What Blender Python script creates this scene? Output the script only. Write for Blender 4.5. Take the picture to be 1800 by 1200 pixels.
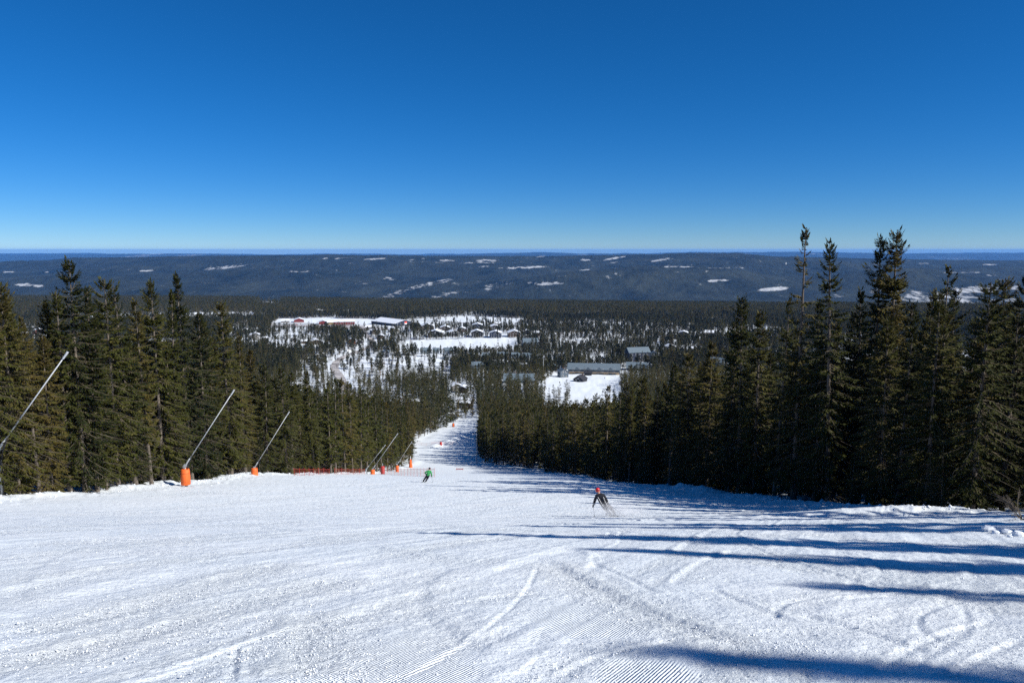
import bpy, math, random
import numpy as np
from mathutils import Vector, Matrix, Euler

for _o in list(bpy.data.objects):
    bpy.data.objects.remove(_o, do_unlink=True)
scene = bpy.context.scene
COL = scene.collection
R = math.radians

# ------------------------------------------------------------------ camera, sky, sun, exposure
CAM_Z, PITCH, LENS = 1.7, 7.03, 26.0
cam_data = bpy.data.cameras.new('camera')
cam = bpy.data.objects.new('camera', cam_data)
COL.objects.link(cam)
cam.location = (0, 0, CAM_Z)
cam.rotation_euler = (R(90 - PITCH), 0, 0)
cam_data.lens, cam_data.sensor_width = LENS, 36.0
cam_data.clip_start, cam_data.clip_end = 0.1, 90000
scene.camera = cam

SUN_EL = 36.0
SHADOW_DIR = (-0.925, 0.38)            # plan direction in which shadows fall
_n = math.hypot(*SHADOW_DIR)
SHADOW_DIR = (SHADOW_DIR[0] / _n, SHADOW_DIR[1] / _n)
SUN_V = Vector((-SHADOW_DIR[0] * math.cos(R(SUN_EL)), -SHADOW_DIR[1] * math.cos(R(SUN_EL)), math.sin(R(SUN_EL))))

world = bpy.data.worlds.new('World')
scene.world = world
world.use_nodes = True
wn, wl = world.node_tree.nodes, world.node_tree.links
wn.clear()
w_out = wn.new('ShaderNodeOutputWorld')
w_bg = wn.new('ShaderNodeBackground')
w_sky = wn.new('ShaderNodeTexSky')
w_sky.sky_type = 'NISHITA'
w_sky.sun_disc = False
w_sky.sun_elevation = R(SUN_EL)
w_sky.sun_rotation = math.atan2(SUN_V.x, SUN_V.y)
w_sky.altitude = 7500
w_sky.air_density = 1.8
w_sky.dust_density = 0.0
w_sky.ozone_density = 10.0
w_gam = wn.new('ShaderNodeHueSaturation')
w_gam.inputs['Saturation'].default_value = 1.15
w_bg.inputs['Strength'].default_value = 0.08
wl.new(w_sky.outputs['Color'], w_gam.inputs['Color'])
wl.new(w_gam.outputs['Color'], w_bg.inputs['Color'])
wl.new(w_bg.outputs['Background'], w_out.inputs['Surface'])

sun_data = bpy.data.lights.new('sun', 'SUN')
sun_data.energy = 5.0
sun_data.angle = R(0.5)
sun_data.color = (1.0, 0.965, 0.90)
sun = bpy.data.objects.new('sun', sun_data)
COL.objects.link(sun)
sun.rotation_euler = (-SUN_V).to_track_quat('-Z', 'Y').to_euler()

vs = scene.view_settings
vs.view_transform, vs.look, vs.exposure, vs.gamma = 'Standard', 'None', 0.33, 1.0
vs.use_curve_mapping = False
cy = scene.cycles
cy.use_denoising = False
cy.use_adaptive_sampling = False
cy.max_bounces, cy.diffuse_bounces, cy.glossy_bounces = 4, 1, 2
cy.transmission_bounces, cy.transparent_max_bounces, cy.volume_bounces = 2, 8, 3
scene.render.film_transparent = False

# ------------------------------------------------------------------ numeric helpers
rng = np.random.default_rng(7)
random.seed(7)


def sstep(a, b, x):
    t = np.clip((x - a) / (b - a), 0, 1)
    return t * t * (3 - 2 * t)


def _hash(ix, iy, seed):
    h = (ix.astype(np.int64) * 374761393 + iy.astype(np.int64) * 668265263 + seed * 1442695041) & 0xFFFFFFFF
    h = ((h ^ (h >> 13)) * 1274126177) & 0xFFFFFFFF
    return ((h ^ (h >> 16)) & 0xFFFF) / 65535.0


def vnoise(x, y, seed=0):
    """smooth value noise, -1..1"""
    x, y = np.asarray(x, float), np.asarray(y, float)
    ix, iy = np.floor(x), np.floor(y)
    fx, fy = x - ix, y - iy
    fx, fy = fx * fx * fx * (fx * (fx * 6 - 15) + 10), fy * fy * fy * (fy * (fy * 6 - 15) + 10)
    a, b = _hash(ix, iy, seed), _hash(ix + 1, iy, seed)
    c, d = _hash(ix, iy + 1, seed), _hash(ix + 1, iy + 1, seed)
    return 2 * ((a * (1 - fx) + b * fx) * (1 - fy) + (c * (1 - fx) + d * fx) * fy) - 1


def fbm(x, y, octv=4, seed=0, gain=.5):
    s, a, t = 0, 1, 0
    for k in range(octv):
        s = s + a * vnoise(x * 2 ** k + 17.3 * k, y * 2 ** k - 9.1 * k, seed + k)
        t += a
        a *= gain
    return s / t


def pchip(xs, ys):
    xs, ys = np.array(xs, float), np.array(ys, float)
    h, d = np.diff(xs), np.diff(ys) / np.diff(xs)
    m = np.zeros(len(xs))
    m[0], m[-1] = d[0], d[-1]
    for i in range(1, len(xs) - 1):
        if d[i - 1] * d[i] > 0:
            w1, w2 = 2 * h[i] + h[i - 1], h[i] + 2 * h[i - 1]
            m[i] = (w1 + w2) / (w1 / d[i - 1] + w2 / d[i])

    def f(x):
        x = np.asarray(x, float)
        i = np.clip(np.searchsorted(xs, x) - 1, 0, len(xs) - 2)
        t = np.clip((x - xs[i]) / h[i], 0, 1)
        return (ys[i] * (1 + 2 * t) * (1 - t) ** 2 + m[i] * h[i] * t * (1 - t) ** 2
                + ys[i + 1] * t * t * (3 - 2 * t) + m[i + 1] * h[i] * t * t * (t - 1))
    return f


# ------------------------------------------------------------------ terrain: the fall line of the piste and the valley below
DROP = pchip([-400, -120, -40, 0, 15, 25, 40, 65, 88, 130, 190, 300, 400, 500, 600, 700, 900, 1100, 1300, 1600, 2000, 2800, 3500, 4300, 5200, 60000],
             [-26, -22, -11.5, 0, 4.5, 7.9, 13.3, 20.4, 26.7, 39.5, 57.0, 78.5, 93, 101, 107.5, 113, 118, 125, 133, 144.5, 165, 205, 285, 350, 372, 430])
EDGE_L = pchip([-100, 30, 48, 65, 88, 130, 190, 215, 235, 300, 350, 400, 440, 500], [-33, -33, -33.5, -31.5, -32.5, -29, -29.5, -28, -32, -38.5, -30.5, -25.5, -22, -18])
EDGE_R = pchip([-100, 0, 30, 50, 80, 110, 150, 190, 215, 260, 320, 400, 440, 500], [28, 23, 23, 23.5, 20.5, 17, 13.0, 2.5, -9, -14, -17, -18, -16, -10])
RAISE_L = pchip([0, 35, 48, 65, 88, 130, 200], [.1, .25, .5, .4, .3, .1, 0])
LOWER_R = pchip([0, 30, 50, 80, 110, 150, 190, 260], [0, -.3, .2, 1.0, 1.5, .7, 0, 0])


def ground_z(x, y):
    x, y = np.asarray(x, float), np.asarray(y, float)
    z = -DROP(y) + .0065 * np.clip(y, 0, 4300) * (1 - sstep(4300, 5200, y) * .6)
    near = 1 - sstep(200, 330, y)
    z = z + RAISE_L(y) * sstep(12, 32, -x) * near - LOWER_R(y) * sstep(6, 20, x) * near
    el, er = EDGE_L(y), EDGE_R(y)
    on = sstep(-2, 3, x - el) * sstep(-2, 3, er - x)
    piste = np.where(y < 460, on, 0)
    # broad swells of the groomed run, rougher forest floor beside it
    z = z + (1 - sstep(120, 330, y)) * (.10 * fbm(x / 14, y / 11, 3, 3) * sstep(2, 14, np.hypot(x, y)))
    forest = (1 - piste) * sstep(25, 60, np.hypot(x, y)) * (1 - sstep(3500, 4300, y))
    z = z + forest * (.55 * fbm(x / 7, y / 7, 3, 11) + sstep(150, 700, y) * 2.2 * fbm(x / 150, y / 150, 2, 12))
    z = z - sstep(1700, 2800, y) * np.clip(14 + 32 * x / np.maximum(y, 1), 0, 40) * (1 - sstep(4300, 6000, y))
    # ploughed banks along both edges
    lump = .65 + .5 * fbm(x / 2.3, y / 2.3, 3, 21)
    bl = np.exp(-((x - el + .5) / 1.3) ** 2) * sstep(20, 40, y) * (1 - sstep(205, 225, y))
    z = z + .38 * bl * lump
    hump = .55 + .75 * sstep(.05, .75, fbm(y / 17, 0 * y + 3.7, 2, 31)) + .9 * np.exp(-((y - 79) / 7.0) ** 2)
    br = np.exp(-((x - er + 1.2) / 1.7) ** 2) * sstep(33, 42, y) * (1 - sstep(150, 185, y))
    z = z + .62 * br * lump * hump
    # scoop beside the trees at the frame's edge
    z = z - .75 * np.exp(-((x - 17.5) / 4.0) ** 2 - ((y - 31) / 3.2) ** 2) + .45 * np.exp(-((x - 19) / 5.0) ** 2 - ((y - 36) / 1.6) ** 2)
    # bank that crosses the lower run
    cxb = -.148 * (y - 262) - 33
    z = z + 1.1 * np.exp(-((x - (-30 + (y - 270) * .2)) / 2.2) ** 2) * sstep(262, 275, y) * (1 - sstep(330, 350, y))
    return z


def gz(x, y):
    return float(ground_z(np.array([x]), np.array([y]))[0])


cp, sp = math.cos(R(PITCH)), math.sin(R(PITCH))
FPX = 1800 * LENS / 36.0


def ray(px, py):
    """direction of a surveyed sight line (photo pixels, 1800 wide), scaled to y = 1"""
    u, v = (px - 900) / FPX, (600 - py) / FPX
    d = (u, cp + v * sp, -sp + v * cp)
    return (d[0] / d[1], 1.0, d[2] / d[1])


def at_depth(px, py, y):
    d = ray(px, py)
    return Vector((d[0] * y, y, CAM_Z + d[2] * y))


_T = np.concatenate([np.linspace(2.5, 60, 1200), np.geomspace(60.1, 6000, 2600)])


def ground(px, py, far=False):
    """where a sight line first meets the ground"""
    d = ray(px, py)
    z = CAM_Z + d[2] * _T
    g = ground_z(d[0] * _T, _T)
    hit = np.nonzero(z <= g)[0]
    if len(hit) == 0:
        y = 3000.0
    else:
        i = hit[-1] if False else hit[0]
        y = _T[i]
        if i > 0:
            a, b = _T[i - 1], _T[i]
            fa, fb = CAM_Z + d[2] * a - gz(d[0] * a, a), CAM_Z + d[2] * b - gz(d[0] * b, b)
            y = a + (b - a) * fa / (fa - fb) if fa != fb else b
    return Vector((d[0] * y, y, gz(d[0] * y, y)))


def project(x, y, z):
    zz = np.asarray(z) - CAM_Z
    f = np.asarray(y) * cp - zz * sp
    return 900 + FPX * np.asarray(x) / f, 600 - FPX * (np.asarray(y) * sp + zz * cp) / f


def inside(poly, x, y):
    px = np.array([p[0] for p in poly]); py = np.array([p[1] for p in poly])
    res = np.zeros(np.shape(x), bool)
    j = len(poly) - 1
    for i in range(len(poly)):
        c = ((py[i] > y) != (py[j] > y)) & (x < (px[j] - px[i]) * (y - py[i]) / (py[j] - py[i] + 1e-12) + px[i])
        res ^= c
        j = i
    return res


# ------------------------------------------------------------------ materials
MATS = {}


def mat(name, color, rough=.7, metal=0.0, noise=0.0, scale=8.0, spec=.3, hue=None):
    if name in MATS:
        return MATS[name]
    m = bpy.data.materials.new(name)
    m.use_nodes = True
    nt = m.node_tree
    b = nt.nodes['Principled BSDF']
    b.inputs['Base Color'].default_value = (*color, 1)
    b.inputs['Roughness'].default_value = rough
    b.inputs['Metallic'].default_value = metal
    b.inputs['Specular IOR Level'].default_value = spec
    if noise:
        tc = nt.nodes.new('ShaderNodeTexCoord')
        nz = nt.nodes.new('ShaderNodeTexNoise')
        nz.inputs['Scale'].default_value = scale
        nz.inputs['Detail'].default_value = 5
        rp = nt.nodes.new('ShaderNodeValToRGB')
        lo = tuple(c * (1 - noise) for c in color)
        hi = tuple(min(1, c * (1 + noise)) for c in (hue or color))
        rp.color_ramp.elements[0].position, rp.color_ramp.elements[1].position = .3, .7
        rp.color_ramp.elements[0].color = (*lo, 1)
        rp.color_ramp.elements[1].color = (*hi, 1)
        nt.links.new(tc.outputs['Object'], nz.inputs['Vector'])
        nt.links.new(nz.outputs['Fac'], rp.inputs['Fac'])
        nt.links.new(rp.outputs['Color'], b.inputs['Base Color'])
    MATS[name] = m
    return m


def snow_material():
    m = bpy.data.materials.new('snow')
    m.use_nodes = True
    nt = m.node_tree
    N, L = nt.nodes, nt.links
    b = N['Principled BSDF']
    b.inputs['Roughness'].default_value = .62
    b.inputs['Specular IOR Level'].default_value = .25
    tc = N.new('ShaderNodeTexCoord')
    big = N.new('ShaderNodeTexNoise'); big.inputs['Scale'].default_value = .35; big.inputs['Detail'].default_value = 4
    rp = N.new('ShaderNodeValToRGB')
    rp.color_ramp.elements[0].position, rp.color_ramp.elements[1].position = .3, .7
    rp.color_ramp.elements[0].color = (.77, .83, .87, 1)
    rp.color_ramp.elements[1].color = (.85, .89, .91, 1)
    L.new(tc.outputs['Object'], big.inputs['Vector'])
    L.new(big.outputs['Fac'], rp.inputs['Fac'])
    L.new(rp.outputs['Color'], b.inputs['Base Color'])
    # grain relief at two sizes, and the comb of the groomer where the 'comb' attribute is painted
    g1 = N.new('ShaderNodeTexNoise'); g1.inputs['Scale'].default_value = 13; g1.inputs['Detail'].default_value = 6; g1.inputs['Roughness'].default_value = .7
    g2 = N.new('ShaderNodeTexNoise'); g2.inputs['Scale'].default_value = 2.2; g2.inputs['Detail'].default_value = 6; g2.inputs['Roughness'].default_value = .65
    L.new(tc.outputs['Object'], g1.inputs['Vector']); L.new(tc.outputs['Object'], g2.inputs['Vector'])
    mp = N.new('ShaderNodeMapping'); mp.inputs['Rotation'].default_value = (0, 0, R(28))
    L.new(tc.outputs['Object'], mp.inputs['Vector'])
    wv = N.new('ShaderNodeTexWave'); wv.wave_type = 'BANDS'; wv.bands_direction = 'X'
    wv.inputs['Scale'].default_value = 11; wv.inputs['Distortion'].default_value = .6; wv.inputs['Detail'].default_value = 1; wv.inputs['Detail Scale'].default_value = 2
    L.new(mp.outputs['Vector'], wv.inputs['Vector'])
    at = N.new('ShaderNodeAttribute'); at.attribute_name = 'comb'
    mul = N.new('ShaderNodeMath'); mul.operation = 'MULTIPLY'
    L.new(wv.outputs['Fac'], mul.inputs[0]); L.new(at.outputs['Fac'], mul.inputs[1])
    rough_at = N.new('ShaderNodeAttribute'); rough_at.attribute_name = 'crumbly'
    st = N.new('ShaderNodeMath'); st.operation = 'MULTIPLY_ADD'
    L.new(rough_at.outputs['Fac'], st.inputs[0]); st.inputs[1].default_value = 1.0; st.inputs[2].default_value = .28
    gm = N.new('ShaderNodeMath'); gm.operation = 'MULTIPLY'
    L.new(g1.outputs['Fac'], gm.inputs[0]); L.new(st.outputs[0], gm.inputs[1])
    b1 = N.new('ShaderNodeBump'); b1.inputs['Strength'].default_value = 1; b1.inputs['Distance'].default_value = .058
    b2 = N.new('ShaderNodeBump'); b2.inputs['Strength'].default_value = .8; b2.inputs['Distance'].default_value = .10
    b3 = N.new('ShaderNodeBump'); b3.inputs['Strength'].default_value = 1; b3.inputs['Distance'].default_value = .018
    L.new(gm.outputs[0], b1.inputs['Height']); L.new(g2.outputs['Fac'], b2.inputs['Height']); L.new(mul.outputs[0], b3.inputs['Height'])
    L.new(b2.outputs['Normal'], b1.inputs['Normal']); L.new(b1.outputs['Normal'], b3.inputs['Normal'])
    L.new(b3.outputs['Normal'], b.inputs['Normal'])
    # bare gravel of the road and yards where ploughed
    ra = N.new('ShaderNodeAttribute'); ra.attribute_name = 'floor'
    mx = N.new('ShaderNodeMix'); mx.data_type = 'RGBA'
    mx.inputs['B'].default_value = (.10, .085, .06, 1)
    L.new(ra.outputs['Fac'], mx.inputs['Factor']); L.new(rp.outputs['Color'], mx.inputs['A']); L.new(mx.outputs['Result'], b.inputs['Base Color'])
    return m


SNOW = snow_material()
SNOW_PLAIN = mat('settled_snow', (.80, .84, .89), .65, noise=.06, scale=1.5)

# ------------------------------------------------------------------ object helpers


def link_mesh(name, verts, faces, mats, mat_idx=None, smooth=False, parent=None):
    me = bpy.data.meshes.new(name)
    if isinstance(faces, np.ndarray):
        me.vertices.add(len(verts)); me.vertices.foreach_set('co', np.asarray(verts, np.float32).ravel())
        k = faces.shape[1]
        me.loops.add(faces.size); me.loops.foreach_set('vertex_index', faces.astype(np.int32).ravel())
        me.polygons.add(len(faces)); me.polygons.foreach_set('loop_start', np.arange(0, faces.size, k, dtype=np.int32))
        me.update(calc_edges=True)
    else:
        me.from_pydata([tuple(v) for v in verts], [], faces)
    for m in (mats if isinstance(mats, (list, tuple)) else [mats]):
        me.materials.append(m)
    if mat_idx is not None:
        me.polygons.foreach_set('material_index', np.asarray(mat_idx, np.int32))
    if smooth:
        me.polygons.foreach_set('use_smooth', np.ones(len(me.polygons), bool))
    me.update()
    o = bpy.data.objects.new(name, me)
    COL.objects.link(o)
    if parent is not None:
        o.parent = parent
    return o


def tag(o, label=None, cat=None, group=None, kind=None):
    if label: o['label'] = label
    if cat: o['category'] = cat
    if group: o['group'] = group
    if kind: o['kind'] = kind
    return o


def thing(name, label, cat, loc=(0, 0, 0), rz=0.0, group=None):
    o = bpy.data.objects.new(name, None)
    o.empty_display_size = .3
    COL.objects.link(o)
    o.location = loc
    o.rotation_euler = (0, 0, rz)
    return tag(o, label, cat, group)


class MB:
    """collects primitive shapes, links them as one mesh"""

    def __init__(s):
        s.v, s.f, s.m = [], [], []

    def add(s, v, f, m=0):
        n = len(s.v)
        s.v += [tuple(p) for p in v]
        s.f += [tuple(i + n for i in q) for q in f]
        s.m += [m] * len(f)

    def box(s, c, size, m=0, rot=None):
        x, y, z = (k / 2 for k in size)
        P = [Vector((a * x, b * y, d * z)) for d in (-1, 1) for b in (-1, 1) for a in (-1, 1)]
        if rot is not None:
            P = [rot @ p for p in P]
        s.add([p + Vector(c) for p in P], [(0, 2, 3, 1), (4, 5, 7, 6), (0, 1, 5, 4), (2, 6, 7, 3), (0, 4, 6, 2), (1, 3, 7, 5)], m)

    def tube(s, a, b, r0, r1=None, n=8, m=0, cap=True):
        a, b = Vector(a), Vector(b)
        r1 = r0 if r1 is None else r1
        d = (b - a).normalized()
        u = d.orthogonal().normalized()
        w = d.cross(u)
        V, F = [], []
        for p, r in ((a, r0), (b, r1)):
            for k in range(n):
                t = 2 * math.pi * k / n
                V.append(p + (u * math.cos(t) + w * math.sin(t)) * r)
        for k in range(n):
            F.append((k, (k + 1) % n, n + (k + 1) % n, n + k))
        if cap:
            F.append(tuple(range(n - 1, -1, -1))); F.append(tuple(range(n, 2 * n)))
        s.add(V, F, m)

    def lathe(s, prof, n=16, m=0, c=(0, 0, 0)):
        V = [(c[0] + r * math.cos(2 * math.pi * k / n), c[1] + r * math.sin(2 * math.pi * k / n), c[2] + z) for r, z in prof for k in range(n)]
        F = []
        for i in range(len(prof) - 1):
            for k in range(n):
                F.append((i * n + k, i * n + (k + 1) % n, (i + 1) * n + (k + 1) % n, (i + 1) * n + k))
        F.append(tuple(range(n - 1, -1, -1))); F.append(tuple(range((len(prof) - 1) * n, len(prof) * n)))
        s.add(V, F, m)

    def build(s, name, mats, parent=None, smooth=False):
        return link_mesh(name, s.v, s.f, mats, s.m, smooth, parent)


# ------------------------------------------------------------------ the snow ground, one sheet to the horizon
ROAD = [ground(*p) for p in ((640, 700), (612, 690), (598, 664), (588, 645), (600, 630), (625, 619), (650, 610), (655, 600), (645, 590), (640, 582), (640, 575))]
ROAD2 = [ground(*p) for p in ((700, 563), (760, 564), (800, 567), (835, 569))]
YARD = [ground(*p) for p in ((480, 577), (500, 567), (560, 571), (640, 572), (660, 577), (600, 577), (540, 574))]


def seg_dist(x, y, pts):
    """distance to a polyline and signed side, and position 0..1 along it"""
    best = np.full(x.shape, 1e9); side = np.zeros(x.shape); along = np.zeros(x.shape)
    n = len(pts) - 1
    for i in range(n):
        ax, ay, bx, by = pts[i][0], pts[i][1], pts[i + 1][0], pts[i + 1][1]
        dx, dy = bx - ax, by - ay
        L2 = dx * dx + dy * dy + 1e-12
        t = np.clip(((x - ax) * dx + (y - ay) * dy) / L2, 0, 1)
        qx, qy = x - ax - t * dx, y - ay - t * dy
        d = np.hypot(qx, qy)
        k = d < best
        best[k] = d[k]; side[k] = np.sign(dx * qy - dy * qx)[k]; along[k] = ((i + t) / n)[k]
    return best, side, along


def smooth_line(pts, n=5):
    """Catmull-Rom through plan points"""
    P = [Vector((p[0], p[1])) for p in pts]
    P = [P[0] * 2 - P[1]] + P + [P[-1] * 2 - P[-2]]
    out = []
    for i in range(1, len(P) - 2):
        for k in range(n):
            t = k / n
            a, b, c, d = P[i - 1:i + 3]
            out.append(.5 * ((2 * b) + (c - a) * t + (2 * a - 5 * b + 4 * c - d) * t * t + (3 * b - a - 3 * c + d) * t ** 3))
    out.append(P[-2])
    return out


TRACKS = []   # (plan polyline, width, depth, ridge height, crumble)
for pts, w, dep, rid, cr in [
    ([(945, 978), (1000, 1010), (1060, 1040), (1130, 1075), (1200, 1102), (1270, 1124), (1370, 1142)], .10, .03, .05, 1.0),
    ([(1040, 975), (1048, 992), (1100, 1015), (1160, 1045)], .05, .02, .02, .4),
    ([(1640, 1040), (1540, 1040), (1450, 1048), (1390, 1058), (1362, 1072), (1361, 1092)], .05, .02, .035, .5),
    ([(1690, 1060), (1697, 1085), (1694, 1108), (1670, 1130), (1610, 1165), (1560, 1198)], .04, .012, .016, .3),
    ([(1720, 1050), (1650, 1066), (1618, 1080), (1614, 1100), (1650, 1125), (1740, 1150)], .04, .012, .016, .3),
    ([(1400, 1078), (1480, 1098), (1560, 1122), (1640, 1150)], .06, .03, .02, .4),
    ([(1250, 1035), (1310, 1060), (1400, 1095)], .05, .025, .02, .4),
    ([(0, 1122), (200, 1078), (330, 1040), (420, 1012), (520, 985)], .14, .02, .03, 1.0),
    ([(0, 1160), (150, 1140), (300, 1100), (470, 1050), (640, 1008)], .16, .03, .04, 1.0),
    ([(0, 1092), (120, 1060), (220, 1030), (330, 1005)], .22, .03, .02, .2),
    ([(0, 1045), (100, 1020), (210, 998), (300, 990)], .12, .025, .03, .6),
    ([(40, 957), (120, 954), (200, 951), (280, 950)], .16, .02, .05, .8),
    ([(215, 962), (300, 957), (370, 957)], .12, .02, .04, .6),
    ([(790, 1064), (850, 1052), (900, 1045), (960, 1040)], .05, .02, .03, .5),
    ([(413, 1135), (410, 1160), (405, 1200)], .035, .02, .03, .4),
    ([(200, 1198), (330, 1165), (470, 1120), (600, 1085), (760, 1060)], .035, .02, .01, .2),
    ([(1640, 1198), (1720, 1160), (1800, 1118)], .04, .015, .018, .4),
    ([(960, 1198), (1040, 1160), (1160, 1128), (1300, 1110), (1440, 1110)], .04, .015, .018, .4),
    ([(700, 1198), (790, 1150), (880, 1085), (930, 1030), (950, 985)], .03, .015, .01, .2),
    ([(520, 1198), (540, 1130), (545, 1070)], .12, .02, .03, 1.0),
    ([(640, 960), (720, 975), (800, 985), (900, 990)], .10, .02, .03, .6),
    ([(1180, 975), (1220, 950), (1260, 930), (1290, 925)], .07, .02, .04, .6),
    ([(1180, 1030), (1240, 985), (1300, 965)], .06, .02, .03, .5),
    ([(1530, 1190), (1620, 1130), (1760, 1085)], .05, .02, .02, .4),
    ([(0, 985), (150, 968), (300, 975), (430, 990)], .14, .02, .03, .5),
    ([(430, 925), (560, 935), (700, 925)], .14, .025, .04, .5),
    ([(60, 905), (250, 915), (420, 905)], .2, .03, .04, .5),
    ([(300, 880), (430, 890), (560, 880), (640, 885)], .2, .03, .05, .5),
]:
    TRACKS.append((smooth_line([ground(*p) for p in pts], 4), w, dep, rid, cr))
_tr = np.random.default_rng(31)
for k in range(64):      # carved turns all over the run
    cx, cyy = _tr.uniform(-24, 18), _tr.uniform(6, 70) ** 1.0
    if k % 3 == 0:
        cx, cyy = _tr.uniform(-9, 9), _tr.uniform(4, 20)
    rad, a0, da = _tr.uniform(5, 17), _tr.uniform(0, 6.28), _tr.uniform(.5, 1.3)
    pts = [(cx + rad * math.cos(a0 + da * t / 9) * .8, cyy + rad * math.sin(a0 + da * t / 9)) for t in range(10)]
    TRACKS.append((pts, _tr.uniform(.04, .12), _tr.uniform(.008, .02), _tr.uniform(.008, .03), _tr.uniform(.1, .8)))

for k in range(20):      # long linked turns, two skis side by side
    x0, am, lam, ph0, b_ = _tr.uniform(-22, 16), _tr.uniform(1.2, 3.5), _tr.uniform(14, 30), _tr.uniform(0, 6.28), _tr.uniform(-.12, .08)
    y0, y1 = _tr.uniform(3, 25), _tr.uniform(45, 88)
    for off in (0, .28):
        pts = [(x0 + off + b_ * yy + am * math.sin(6.283 * yy / lam + ph0), yy) for yy in np.arange(y0, y1, 1.2)]
        TRACKS.append((pts, .035, .018, .014, .25))

th = np.concatenate([np.linspace(-40, 40, 900), np.linspace(40, 320, 124)[1:-1]])
th = np.radians(th)
rr = [.25, .8, 1.4, 2.0, 2.6, 3.2, 3.8, 4.2]
while rr[-1] < 400:
    rr.append(rr[-1] + max(.03, .0034 * rr[-1] ** 1.3))
while rr[-1] < 40000:
    rr.append(rr[-1] * (1.014 if rr[-1] < 1700 else 1.04))
rr = np.array(rr)
TH, RR = np.meshgrid(th, rr)
gx, gy = (np.sin(TH) * RR).ravel(), (np.cos(TH) * RR).ravel()
gh = ground_z(gx, gy)
comb = np.zeros(len(gx)); crumb = np.zeros(len(gx)); floor = np.zeros(len(gx))
rad = np.hypot(gx, gy)
k = (rad < 95) & (gy > 0) & (gx > -36) & (gx < 26)
X, Y = gx[k], gy[k]
dz = np.zeros(len(X)); cr = np.zeros(len(X))
for pts, w, dep, rid, c in TRACKS:
    P = np.array([(p[0], p[1]) for p in pts])
    m = (X > P[:, 0].min() - 1) & (X < P[:, 0].max() + 1) & (Y > P[:, 1].min() - 1) & (Y < P[:, 1].max() + 1)
    if not m.any():
        continue
    x, y = X[m], Y[m]
    d, s, al = seg_dist(x, y, pts)
    wob = 1 + .5 * vnoise(x * 5, y * 5, 77)
    fade = sstep(0, .12, al) * sstep(1, .88, al)
    rr_ = w * (1 + np.hypot(x, y) / 60)
    dz[m] += fade * (-.7 * dep * np.exp(-(d / rr_) ** 2) + .42 * rid * wob * np.exp(-((d - 1.7 * rr_) / (.9 * rr_)) ** 2) * (s > 0))
    cr[m] = np.maximum(cr[m], fade * c * np.exp(-(d / (.32 + 2.2 * rr_)) ** 2))
sx, sy = np.where(X < 3, X * .9 - Y * .44, X * .8 + Y * .6), np.where(X < 3, X * .44 + Y * .9, Y * .8 - X * .6)
patch = sstep(.0, .40, fbm(sx / .9, sy / 5.5, 4, 51) + .25 * fbm(X / 3, Y / 4, 2, 52))
cr = np.clip(np.maximum(cr, .8 * patch), 0, 1)
dz += cr * (.02 * fbm(X / .12, Y / .11, 3, 61, .7) + .012 * np.maximum(0, vnoise(X / .07, Y / .09, 66)) ** 2)
dz += .010 * fbm(X / .8, Y / .9, 3, 71) + .006 * vnoise(X / .35, Y / .45, 75)
# long scraped streaks laid along the line of travel
sx, sy = X * .9 - Y * .44, X * .44 + Y * .9
dz += (.026 * fbm(sx / .42, sy / 6.0, 3, 81) + .02 * np.maximum(0, fbm(sx / .2, sy / 5.0, 2, 83)) ** 1.5) * sstep(.2, 2.5, np.abs(X - 3))
gh[k] += dz
crumb[k] = cr
cmask = np.zeros(len(X))
for (px, py, a) in ((650, 1165, 1.1), (760, 1190, .8), (1010, 1075, 1.5), (1150, 1190, .6), (480, 1110, .5)):
    g = ground(px, py)
    cmask = np.maximum(cmask, np.exp(-((X - g.x) / a) ** 2 - ((Y - g.y) / (a * 1.3)) ** 2))
comb[k] = .55 * sstep(.55, .95, cmask + .45 * fbm(X / .7, Y / .9, 3, 91)) * (1 - .8 * cr) * sstep(10, 6.5, np.hypot(X, Y))
# bank at the run's edges is lumpy
kb = (gy > 28) & (gy < 190) & (np.minimum(np.abs(gx - EDGE_R(gy) + 1), np.abs(gx - EDGE_L(gy))) < 3.2)
gh[kb] += .10 * np.maximum(0, fbm(gx[kb] / .5, gy[kb] / .7, 3, 95)) + .16 * np.maximum(0, vnoise(gx[kb] / .45, gy[kb] / .45, 97) - .35)
# the ploughed road and the yard
kv = (gy > 420) & (gy < 1500) & (np.abs(gx) < 700)
d1, _, _ = seg_dist(gx[kv], gy[kv], smooth_line(ROAD, 4)); d2, _, _ = seg_dist(gx[kv], gy[kv], ROAD2); d3, _, _ = seg_dist(gx[kv], gy[kv], YARD)
floor[kv] = np.clip(.7 * (1 - sstep(16, 30, d3)) * (.6 + .6 * fbm(gx[kv] / 14, gy[kv] / 20, 3, 93)), 0, 1)

ncol, nrow = len(th), len(rr)
ii = np.arange((nrow - 1) * ncol).reshape(nrow - 1, ncol)
jj = np.roll(ii, -1, axis=1)
faces = np.stack([ii, ii + ncol, jj + ncol, jj], axis=-1).reshape(-1, 4)
ring0 = [tuple(range(ncol))]
snow_ground = link_mesh('snow_ground', np.stack([gx, gy, gh], 1), faces, SNOW, smooth=True)
for nm, arr in (('comb', comb), ('crumbly', crumb), ('floor', floor)):
    a = snow_ground.data.attributes.new(nm, 'FLOAT', 'POINT')
    a.data.foreach_set('value', arr.astype(np.float32))
tag(snow_ground, kind='structure')

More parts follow.
